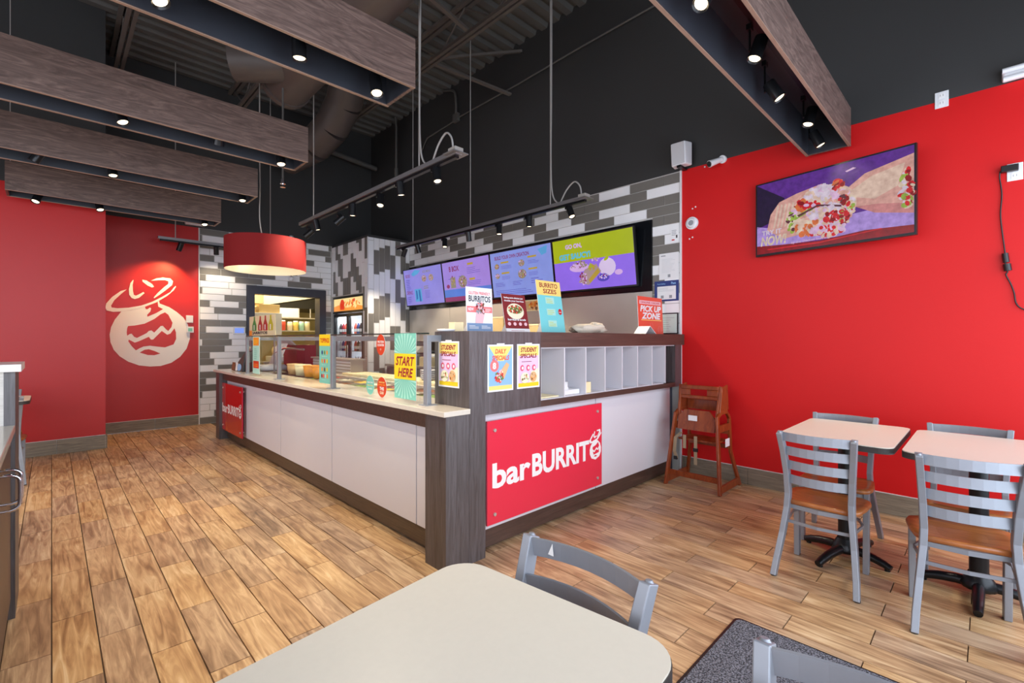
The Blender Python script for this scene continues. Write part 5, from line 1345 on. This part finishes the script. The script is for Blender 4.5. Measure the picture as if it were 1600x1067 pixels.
t.part('upper_plate', MB().prism([(-.17, -.02), (.17, -.02), (.19, .02), (-.19, .02)], lambda a, b_, c_: (2.12 + b_ * .8 + c_ * .1, 6.55 + a, 1.10 + b_ + c_ * .25), -.5, .5, 'white_plastic'), bev=.01)
t.part('handle', MB().tube([(2.05, 6.42, .99), (1.98, 6.25, 1.12), (2.0, 5.95, 1.19), (2.1, 5.6, 1.18)], .012, 8), 'chrome')
t = Thing('tortilla_carton', 'open carton with dark red printing at the far end of the food line', 'carton', (2.5, 6.9, .90))
t.part('box', MB().box(2.36, 2.62, 6.55, 7.05, .90, 1.22), 'maroon')
t.part('flap', MB().hexa([(2.34, 6.55, 1.22), (2.36, 6.55, 1.22), (2.36, 7.05, 1.22), (2.34, 7.05, 1.22), (2.22, 6.5, 1.32), (2.24, 6.5, 1.32), (2.24, 7.1, 1.32), (2.22, 7.1, 1.32)]), 'paper')
single('paper_cup_stack', MB().cyl((2.46, 2.85, .90), (2.46, 2.85, 1.0), .04, .045, n=14).cyl((2.46, 2.85, 1.0), (2.46, 2.85, 1.012), .047, n=14), 'red_print', 'red paper wrap bundle beside the near post of the guard', 'wrap', (2.46, 2.85, .9))
t = Thing('plate_stack', 'stack of white bowls behind the low oval stickers', 'bowls', (2.45, 3.35, .925))
for k in range(5):
    t.part('bowl', MB().lathe([(.03, 0), (.06, .004), (.085, .022), (.082, .022), (.05, .008)], (2.47, 3.6, .926 + k * .018), 18), 'white_plastic')

# back counter below the menu screens
t = Thing('back_counter', 'long back counter with steel front below the menu screens', 'counter', (4.2, 4.8, 0))
t.part('body', MB().box(3.97, 4.43, 2.62, 7.0, .08, .86), 'rail_grey')
t.part('top', MB().box(3.94, 4.435, 2.6, 7.02, .86, .895), 'stainless', bev=.003)
t.part('plinth', MB().box(4.02, 4.43, 2.65, 6.98, 0, .08), 'black_plastic')
for a in (2.7, 3.55, 4.4, 5.25, 6.1): t.part('door', MB().box(3.955, 3.97, a, a + .8, .12, .83), 'rail_grey', bev=.002)
t = Thing('soup_warmer', 'grey countertop appliance with sloped lid on the back counter', 'appliance', (4.15, 6.55, .895))
t.part('body', MB().box(4.02, 4.38, 6.2, 6.85, .895, 1.08), 'rail_grey', bev=.01)
t.part('sloped_lid', MB().hexa([(3.99, 6.18, 1.09), (4.4, 6.18, 1.09), (4.4, 6.87, 1.09), (3.99, 6.87, 1.09), (4.12, 6.2, 1.19), (4.4, 6.2, 1.21), (4.4, 6.85, 1.21), (4.12, 6.85, 1.19)]), 'stainless', bev=.004)
t.part('dial', MB().cyl((4.0, 6.72, .99), (4.02, 6.72, .99), .03, n=12), 'black_plastic')
t = Thing('coffee_brewer', 'black brewing machine on the back counter beside the near guard post', 'machine', (4.2, 5.5, .895))
t.part('body', MB().box(4.18, 4.40, 5.35, 5.85, .895, 1.24), 'black_plastic', bev=.008)
t.part('head', MB().box(4.02, 4.20, 5.38, 5.82, 1.13, 1.26), 'black_plastic', bev=.008)
t.part('pot', MB().lathe([(0, 0), (.06, 0), (.075, .06), (.05, .12)], (4.10, 5.6, .90), 16), 'dark_glassy')
t = Thing('takeout_bags', 'cream cardboard box with takeaway lids on the back counter', 'box', (4.1, 5.95, .895))
t.part('box', MB().box(4.02, 4.3, 5.87, 6.12, .895, 1.03), 'carton_light', bev=.003)
t.part('lid_heap', MB().blob((4.16, 6.0, 1.04), .10, .10, .04, n=10, seed=3, jit=.25), 'white_plastic')
t = Thing('steel_shelf', 'steel shelf on the wall below the menu screens', 'shelf', (4.3, 4.8, 1.30))
t.part('board', MB().box(4.16, 4.436, 2.62, 6.9, 1.27, 1.285), 'stainless')
for y in (2.8, 4.0, 5.2, 6.88): t.part('shelf_bracket', MB().hexa([(4.2, y, 1.255), (4.436, y, 1.10), (4.436, y + .02, 1.10), (4.2, y + .02, 1.255), (4.2, y, 1.27), (4.436, y, 1.27), (4.436, y + .02, 1.27), (4.2, y + .02, 1.27)]), 'stainless')
def cart(name, label, y0, y1, h, x0=4.2, x1=4.38, m='carton', z=1.285):
    t = Thing(name, label, 'box', ((x0 + x1) / 2, (y0 + y1) / 2, z), group='boxes on the wall shelf')
    t.part('box', MB().box(x0, x1, y0, y1, z, z + h), m, bev=.003)
    t.part('lid_flap', MB().box(x0 - .002, x1 + .002, y0 - .002, y1 + .002, z + h - .02, z + h + .002), 'carton_light', bev=.002)
cart('printed_carton', 'tall tan printed carton on the shelf left of the dark red card', 4.44, 4.68, .31)
cart('small_carton', 'low tan carton between the printed carton and the dark red card', 4.33, 4.425, .14)
cart('open_carton', 'open tan carton right of the dark red card', 3.82, 4.08, .20)
cart('flat_carton', 'flat tan carton at the right end of the open carton', 3.68, 3.80, .12)
t = Thing('fries_strip', 'narrow printed food picture strip below the third menu screen', 'picture', (4.43, 4.1, 1.68))
t.part('panel', MB().box(4.426, 4.437, 3.72, 4.66, 1.665, 1.81), 'carton_light')
A = Art((4.426, 4.66, 1.665), RU, RV, .0008)
A.rect(.02, .015, .30, .13, 'cream_print').rect(.36, .015, .92, .13, 'tan_print').up().blobs(.60, .07, .12, .045, ['orange', 'yellow_soft', 'brown_print'], 40, .022, 81)
for k in range(5): A.poly([(.50 + k * .02, .05), (.51 + k * .02, .05), (.515 + k * .022, .12), (.505 + k * .022, .12)], 'orange_red')
A.to(t, 'print')

# ------------------------------------------------------------------ kitchen beyond the opening
t = Thing('extractor_hood', 'white sloped extractor hood with dark underside in the kitchen', 'hood', (3.9, 10.6, 1.9))
t.part('canopy', MB().hexa([(2.95, 9.9, 1.965), (4.9, 9.9, 2.36), (4.9, 11.4, 2.36), (2.95, 11.4, 1.965), (2.95, 9.9, 2.45), (4.9, 9.9, 2.55), (4.9, 11.4, 2.55), (2.95, 11.4, 2.45)]), 'ceil_white')
t.part('dark_underside', MB().hexa([(3.0, 9.92, 1.93), (4.9, 9.92, 1.93), (4.9, 11.4, 1.93), (3.0, 11.4, 1.93), (3.0, 9.92, 1.965), (4.9, 9.92, 2.35), (4.9, 11.4, 2.35), (3.0, 11.4, 1.965)]), 'black_plastic')
t = Thing('kitchen_shelf', 'steel kitchen shelf hung on two rods below the hood', 'shelf', (3.7, 9.9, 1.3))
t.part('upper_board', MB().box(3.2, 4.3, 9.9, 10.3, 1.72, 1.74), 'stainless')
t.part('lower_board', MB().box(3.0, 4.2, 9.5, 9.9, 1.45, 1.47), 'stainless')
for x in (3.62, 3.85): t.part('hanging_rod', MB().cyl((x, 9.92, 1.74), (x, 9.92, 1.93), .012, n=8), 'stainless')
for x in (3.05, 4.15): t.part('upright', MB().cyl((x, 9.55, 0), (x, 9.55, 1.6), .014, n=8), 'stainless')
for k, (x, mm, hh, cn) in enumerate(((3.20, 'coral', .20, 'red-topped'), (3.33, 'cream_print', .17, 'cream'), (3.44, 'yellow_soft', .19, 'yellow'), (3.55, 'teal_light', .18, 'pale green'), (3.66, 'cream', .18, 'tan'))):
    t = Thing('storage_jar', '%s storage jar on the lower kitchen shelf' % cn, 'jar', (x, 9.6, 1.47), group='jars on the kitchen shelf')
    t.part('jar', MB().lathe([(0, 0), (.048, 0), (.05, hh * .8), (.04, hh * .9)], (x, 9.6, 1.47), 14), mm)
    t.part('lid', MB().lathe([(.044, hh * .88), (.044, hh), (0, hh)], (x, 9.6, 1.47), 14), 'white_plastic')
t = Thing('egg_tray_box', 'white carton box on the upper kitchen shelf', 'box', (3.5, 10.0, 1.742), group='kitchen boxes')
t.part('box', MB().box(3.25, 3.62, 9.92, 10.2, 1.742, 1.94), 'white_plastic', bev=.004)
t = Thing('white_cabinet', 'white kitchen cabinet with three small pulls above the bottle poster', 'cabinet', (2.75, 9.3, 1.4))
t.part('body', MB().box(2.5, 3.05, 9.2, 9.6, 1.38, 1.78), 'white_plastic', bev=.004)
for x in (2.62, 2.77, 2.92): t.part('pull', MB().box(x - .02, x + .02, 9.185, 9.2, 1.60, 1.625), 'grey_print')
t.part('leg', MB().box(2.52, 2.56, 9.22, 9.26, 0, 1.38), 'stainless'); t.part('leg', MB().box(2.99, 3.03, 9.22, 9.26, 0, 1.38), 'stainless')
t = Thing('kitchen_carton', 'yellow cardboard carton on top of the white kitchen cabinet', 'box', (2.85, 9.4, 1.78), group='kitchen boxes')
t.part('box', MB().box(2.68, 3.03, 9.25, 9.55, 1.782, 1.94), 'carton', bev=.004)
t = Thing('leaning_board', 'tan board leaning beside the yellow carton in the kitchen', 'board', (2.55, 9.5, 1.78))
t.part('board', MB().sweep([(2.50, 9.4, 1.785), (2.66, 9.4, 1.90)], .25, .02, (0, 1, 0)), 'carton')
t = Thing('wall_cupboard', 'olive kitchen wall cupboard high at the left of the opening', 'cupboard', (2.7, 10.2, 2.0))
t.part('body', MB().box(2.4, 3.0, 10.0, 10.35, 1.98, 2.4), 'tan_print', bev=.004)
t.part('door', MB().box(2.42, 2.98, 9.98, 10.0, 2.0, 2.38), 'carton', bev=.003)
t = Thing('prep_table', 'steel kitchen prep table with grey bins on top', 'table', (3.4, 9.1, 0))
t.part('top', MB().box(2.6, 4.3, 8.75, 9.15, .88, .91), 'stainless', bev=.003)
for x in (2.65, 4.2):
    for y in (8.79, 9.11): t.part('leg', MB().cyl((x, y, 0), (x, y, .88), .02, n=10), 'stainless')
t = Thing('sauce_tray', 'wide white plastic tray with cream bundles on the kitchen prep table', 'tray', (3.3, 9.1, .91), group='kitchen boxes')
t.part('tray', MB().box(2.75, 3.6, 8.78, 9.13, .912, 1.0), 'white_plastic', bev=.006)
m = MB()
for k in range(9): m.blob((2.85 + .085 * k, 8.93 + .03 * (k % 3), 1.08 + .03 * (k % 2)), .06, .08, .09, n=8, seed=k, jit=.15)
t.part('bundle_heap', m, 'carton_light')

# ------------------------------------------------------------------ small things fixed to the walls
t = Thing('wall_speaker', 'white wall speaker at the corner of the tiled wall', 'speaker', (4.38, 2.09, 2.97))
t.part('cabinet', MB().hexa([(4.30, 2.02, 2.975), (4.40, 2.0, 2.975), (4.40, 2.18, 2.975), (4.30, 2.165, 2.975), (4.28, 2.02, 3.19), (4.40, 2.0, 3.20), (4.40, 2.18, 3.20), (4.28, 2.165, 3.19)]), 'white_plastic', bev=.012)
t.part('grille', MB().hexa([(4.292, 2.03, 2.985), (4.300, 2.03, 2.985), (4.300, 2.155, 2.985), (4.292, 2.155, 2.985), (4.272, 2.03, 3.18), (4.281, 2.03, 3.18), (4.281, 2.155, 3.18), (4.272, 2.155, 3.18)]), 'grey_light')
t.part('wall_bracket', MB().cyl((4.40, 2.09, 3.02), (WX, 2.09, 3.02), .015, n=8).box(4.30, 4.44, 2.07, 2.11, 2.955, 2.975), 'black_metal')
t = Thing('security_camera', 'white bullet security camera right of the wall speaker', 'camera', (4.42, 1.74, 2.95))
t.part('mount', MB().cyl((WX, 1.73, 2.97), (4.425, 1.73, 2.965), .036, n=18), 'white_plastic')
t.part('body', MB().cyl((4.40, 1.745, 2.955), (4.31, 1.80, 2.91), .024, .032, n=16).blob((4.41, 1.74, 2.96), .026, .026, .026, n=12, jit=0), 'white_plastic')
t.part('lens', MB().cyl((4.312, 1.799, 2.911), (4.306, 1.803, 2.908), .026, n=16), 'black_plastic')
t = Thing('smoke_detector', 'round white smoke detector on the red wall beside the tiles', 'detector', (4.44, 2.02, 2.43))
t.part('base', MB().cyl((WX, 2.022, 2.428), (4.432, 2.022, 2.428), .060, n=24), 'white_plastic')
t.part('cover', MB().cyl((4.432, 2.022, 2.428), (4.415, 2.022, 2.428), .052, .040, n=24), 'white_plastic')
t.part('vent_ring', MB().cyl((4.4155, 2.022, 2.428), (4.4145, 2.022, 2.428), .026, n=18), 'grey_print')
def outlet(label, y, z, w_=.072, h=.112):
    t = Thing('wall_outlet', label, 'outlet', (WX, y, z), group='white wall outlets')
    t.part('plate', MB().box(WX - .006, WX, y - w_ / 2, y + w_ / 2, z - h / 2, z + h / 2), 'white_plastic', bev=.002)
    for dz in (-.026, .026):
        t.part('socket', MB().box(WX - .008, WX - .005, y - .016, y + .016, z + dz - .017, z + dz + .017), 'paper')
        t.part('slot', MB().box(WX - .0085, WX - .0079, y - .009, y - .006, z + dz - .004, z + dz + .010).box(WX - .0085, WX - .0079, y + .006, y + .009, z + dz - .004, z + dz + .010), 'grey_print')
outlet('white wall outlet at the red and black paint line above the television', .231, 2.978)
outlet('white wall outlet at the right edge with a black adapter plugged in', -.119, 2.383)
t = Thing('power_adapter', 'black power adapter and thin cable hanging from the right hand outlet', 'adapter', (4.42, -.08, 2.41))
t.part('plug', MB().box(4.40, 4.441, -.135, -.055, 2.385, 2.425), 'black_plastic', bev=.004)
t.part('cable', MB().tube(smooth([(4.43, -.053, 2.40), (4.44, -.050, 2.36), (4.44, -.060, 2.25), (4.44, -.054, 2.12), (4.44, -.062, 2.0), (4.44, -.074, 1.87), (4.44, -.076, 1.80), (4.44, -.086, 1.74), (4.44, -.079, 1.72), (4.44, -.10, 1.66), (4.44, -.115, 1.60), (4.44, -.125, 1.53), (4.44, -.159, 1.49), (4.44, -.25, 1.46)]), .004, 6), 'black_plastic')
t.part('inline_switch', MB().cyl((4.432, -.074, 1.86), (4.432, -.080, 1.80), .016, n=10).cyl((4.432, -.082, 1.79), (4.432, -.088, 1.745), .019, n=10), 'black_plastic')
t = Thing('emergency_light', 'white twin-tube emergency light at the top right edge', 'light', (4.42, -.12, 2.99))
t.part('housing', MB().box(4.41, WX, -.36, -.06, 2.975, 3.045), 'white_plastic', bev=.012)
t.part('tube', MB().cyl((4.40, -.062, 3.035), (4.40, -.36, 3.035), .018, n=14), 'white_plastic')
t.part('tube', MB().cyl((4.395, -.066, 2.980), (4.395, -.36, 2.980), .018, n=14), 'white_plastic')
t = Thing('emergency_light', 'small white emergency light above the red emblem wall', 'light', (1.59, 8.40, 3.03))
t.part('housing', MB().box(1.42, 1.68, 8.38, 8.449, 3.02, 3.08), 'white_plastic', bev=.01)
t.part('lamp_head', MB().cyl((1.48, 8.38, 3.05), (1.48, 8.35, 3.04), .03, n=12), 'white_plastic')
t = Thing('tile_wall_lamp', 'tall thin glass fitting on the tiles partly hidden by the red drum', 'fitting', (2.936, 8.40, 2.7))
t.part('rod', MB().cyl((2.936, 8.40, 2.36), (2.936, 8.40, 3.03), .012, n=8), 'chrome')
t.part('end_globe', MB().blob((2.936, 8.40, 3.04), .045, .045, .045, n=12, jit=0).blob((2.936, 8.40, 2.34), .045, .045, .045, n=12, jit=0), 'white_plastic')
t.part('wall_plate', MB().cyl((2.936, 8.41, 2.9), (2.936, 8.448, 2.9), .03, n=12), 'chrome')
t = Thing('fire_sprinkler', 'small silver sprinkler head under the second wood beam', 'sprinkler', (1.64, 5.0, 2.9))
t.part('drop_pipe', MB().cyl((1.70, 5.1, 2.95), (1.70, 5.1, HC), .010, n=8), 'deck')
t.part('head', MB().cyl((1.70, 5.1, 2.90), (1.70, 5.1, 2.95), .028, .018, n=12).cyl((1.70, 5.1, 2.87), (1.70, 5.1, 2.90), .008, n=8).cyl((1.70, 5.1, 2.865), (1.70, 5.1, 2.87), .026, n=12), 'chrome')
t = Thing('thermostat', 'blank white square control on the red emblem wall', 'thermostat', (1.482, 8.44, 1.55))
t.part('case', MB().box(1.437, 1.526, 8.425, 8.449, 1.548, 1.658), 'white_plastic', bev=.004)
t = Thing('thermostat', 'white thermostat with grey display on the red emblem wall', 'thermostat', (1.488, 8.44, 1.40))
t.part('case', MB().box(1.444, 1.533, 8.422, 8.449, 1.400, 1.490), 'white_plastic', bev=.004)
t.part('display', MB().box(1.462, 1.515, 8.420, 8.423, 1.42, 1.468), 'teal')
t = Thing('alarm_keypad', 'small white keypad with blue screen on the grey tiles', 'keypad', (2.145, 8.43, 1.372))
t.part('case', MB().box(2.058, 2.232, 8.415, 8.442, 1.375, 1.50), 'white_plastic', bev=.004)
t.part('display', MB().box(2.08, 2.21, 8.413, 8.416, 1.40, 1.48), 'blue_lcd')
def paper(name, label, y0, y1, z0, z1, art, cat='notice', frame=None):
    t = Thing(name, label, cat, (WX - .01, (y0 + y1) / 2, z0), group='papers on the tiled strip')
    if frame: t.part('frame', MB().box(WX - .024, WX - .010, y1, y0, z0, z1), frame, bev=.002)
    x = WX - (.025 if frame else .012); f = .012 if frame else 0
    t.part('sheet', MB().box(x, x + .002, y1 + f, y0 - f, z0 + f, z1 - f), 'paper')
    A = Art((x, y0, z0), RU, RV, .0006); art(A, y0 - y1, z1 - z0); A.to(t, 'print')
paper('notice_sheet', 'plain white notice sheet taped above the blue bordered notice', 2.366, 2.155, 1.905, 2.17, lambda A, W, H: (A.lines(.03, .07, W - .03, H - .05, 12, 'grey_light', 1, .2), A.rect(W * .45, .02, W * .58, .05, 'grey_print'), A.rect(.02, H - .03, .07, H - .02, 'grey_print')))
def art_blue(A, W, H):
    A.rect(0, 0, W, H, 'navy').up().rect(.03, .018, W - .03, H - .055, 'paper').up().lines(.04, .10, W - .05, H - .065, 4, 'grey_light', 2, .3).rect(.07, .03, .10, .06, 'grey_print').rect(.16, .03, .19, .06, 'grey_print')
    A.text('Food Safety', .03, H - .04, .12, H - .022, 'sky_print', .02).text('Pass', W - .08, H - .04, W - .03, H - .015, 'sky_print', .03)
paper('blue_notice', 'blue bordered white notice between the white sheet and the framed certificate', 2.416, 2.155, 1.685, 1.892, art_blue)
paper('framed_certificate', 'pale green certificate in a thin black frame beside the PICK UP ZONE card', 2.40, 2.158, 1.352, 1.565, lambda A, W, H: (A.rect(.014, .014, W - .014, H - .014, 'mint_paper').up(), A.lines(.03, .03, W - .03, H - .03, 7, 'grey_print', 4, .15)), 'certificate', 'black_metal')
t = Thing('small_sign_stickers', 'small printed sticker sheet at the right end of the upper tiles', 'sticker', (WX - .01, 2.19, 2.3))
t.part('sheet', MB().box(WX - .0115, WX - .010, 2.155, 2.24, 2.28, 2.42), 'tile_white')
A = Art((WX - .0115, 2.24, 2.28), RU, RV, .0006); A.rect(.01, .008, .04, .02, 'red_print').rect(.055, .03, .07, .06, 'ink').lines(.01, .06, .07, .12, 4, 'grey_print', 3); A.to(t, 'print')
def plates(label, y, z):
    t = Thing('wall_anchor', label, 'anchor', (WX, y, z), group='screw anchors left in the wall')
    t.part('anchor', MB().cyl((WX, y, z), (WX - .006, y, z), .007, n=8), 'white_plastic')
    t.part('anchor', MB().cyl((WX, y - .03, z + .012), (WX - .006, y - .03, z + .012), .007, n=8), 'white_plastic')
plates('pair of white screw anchors between the speaker and the camera', 1.90, 2.945)
plates('pair of white screw anchors above the smoke detector', 2.02, 2.57)
plates('pair of white screw anchors below the smoke detector', 2.05, 2.28)
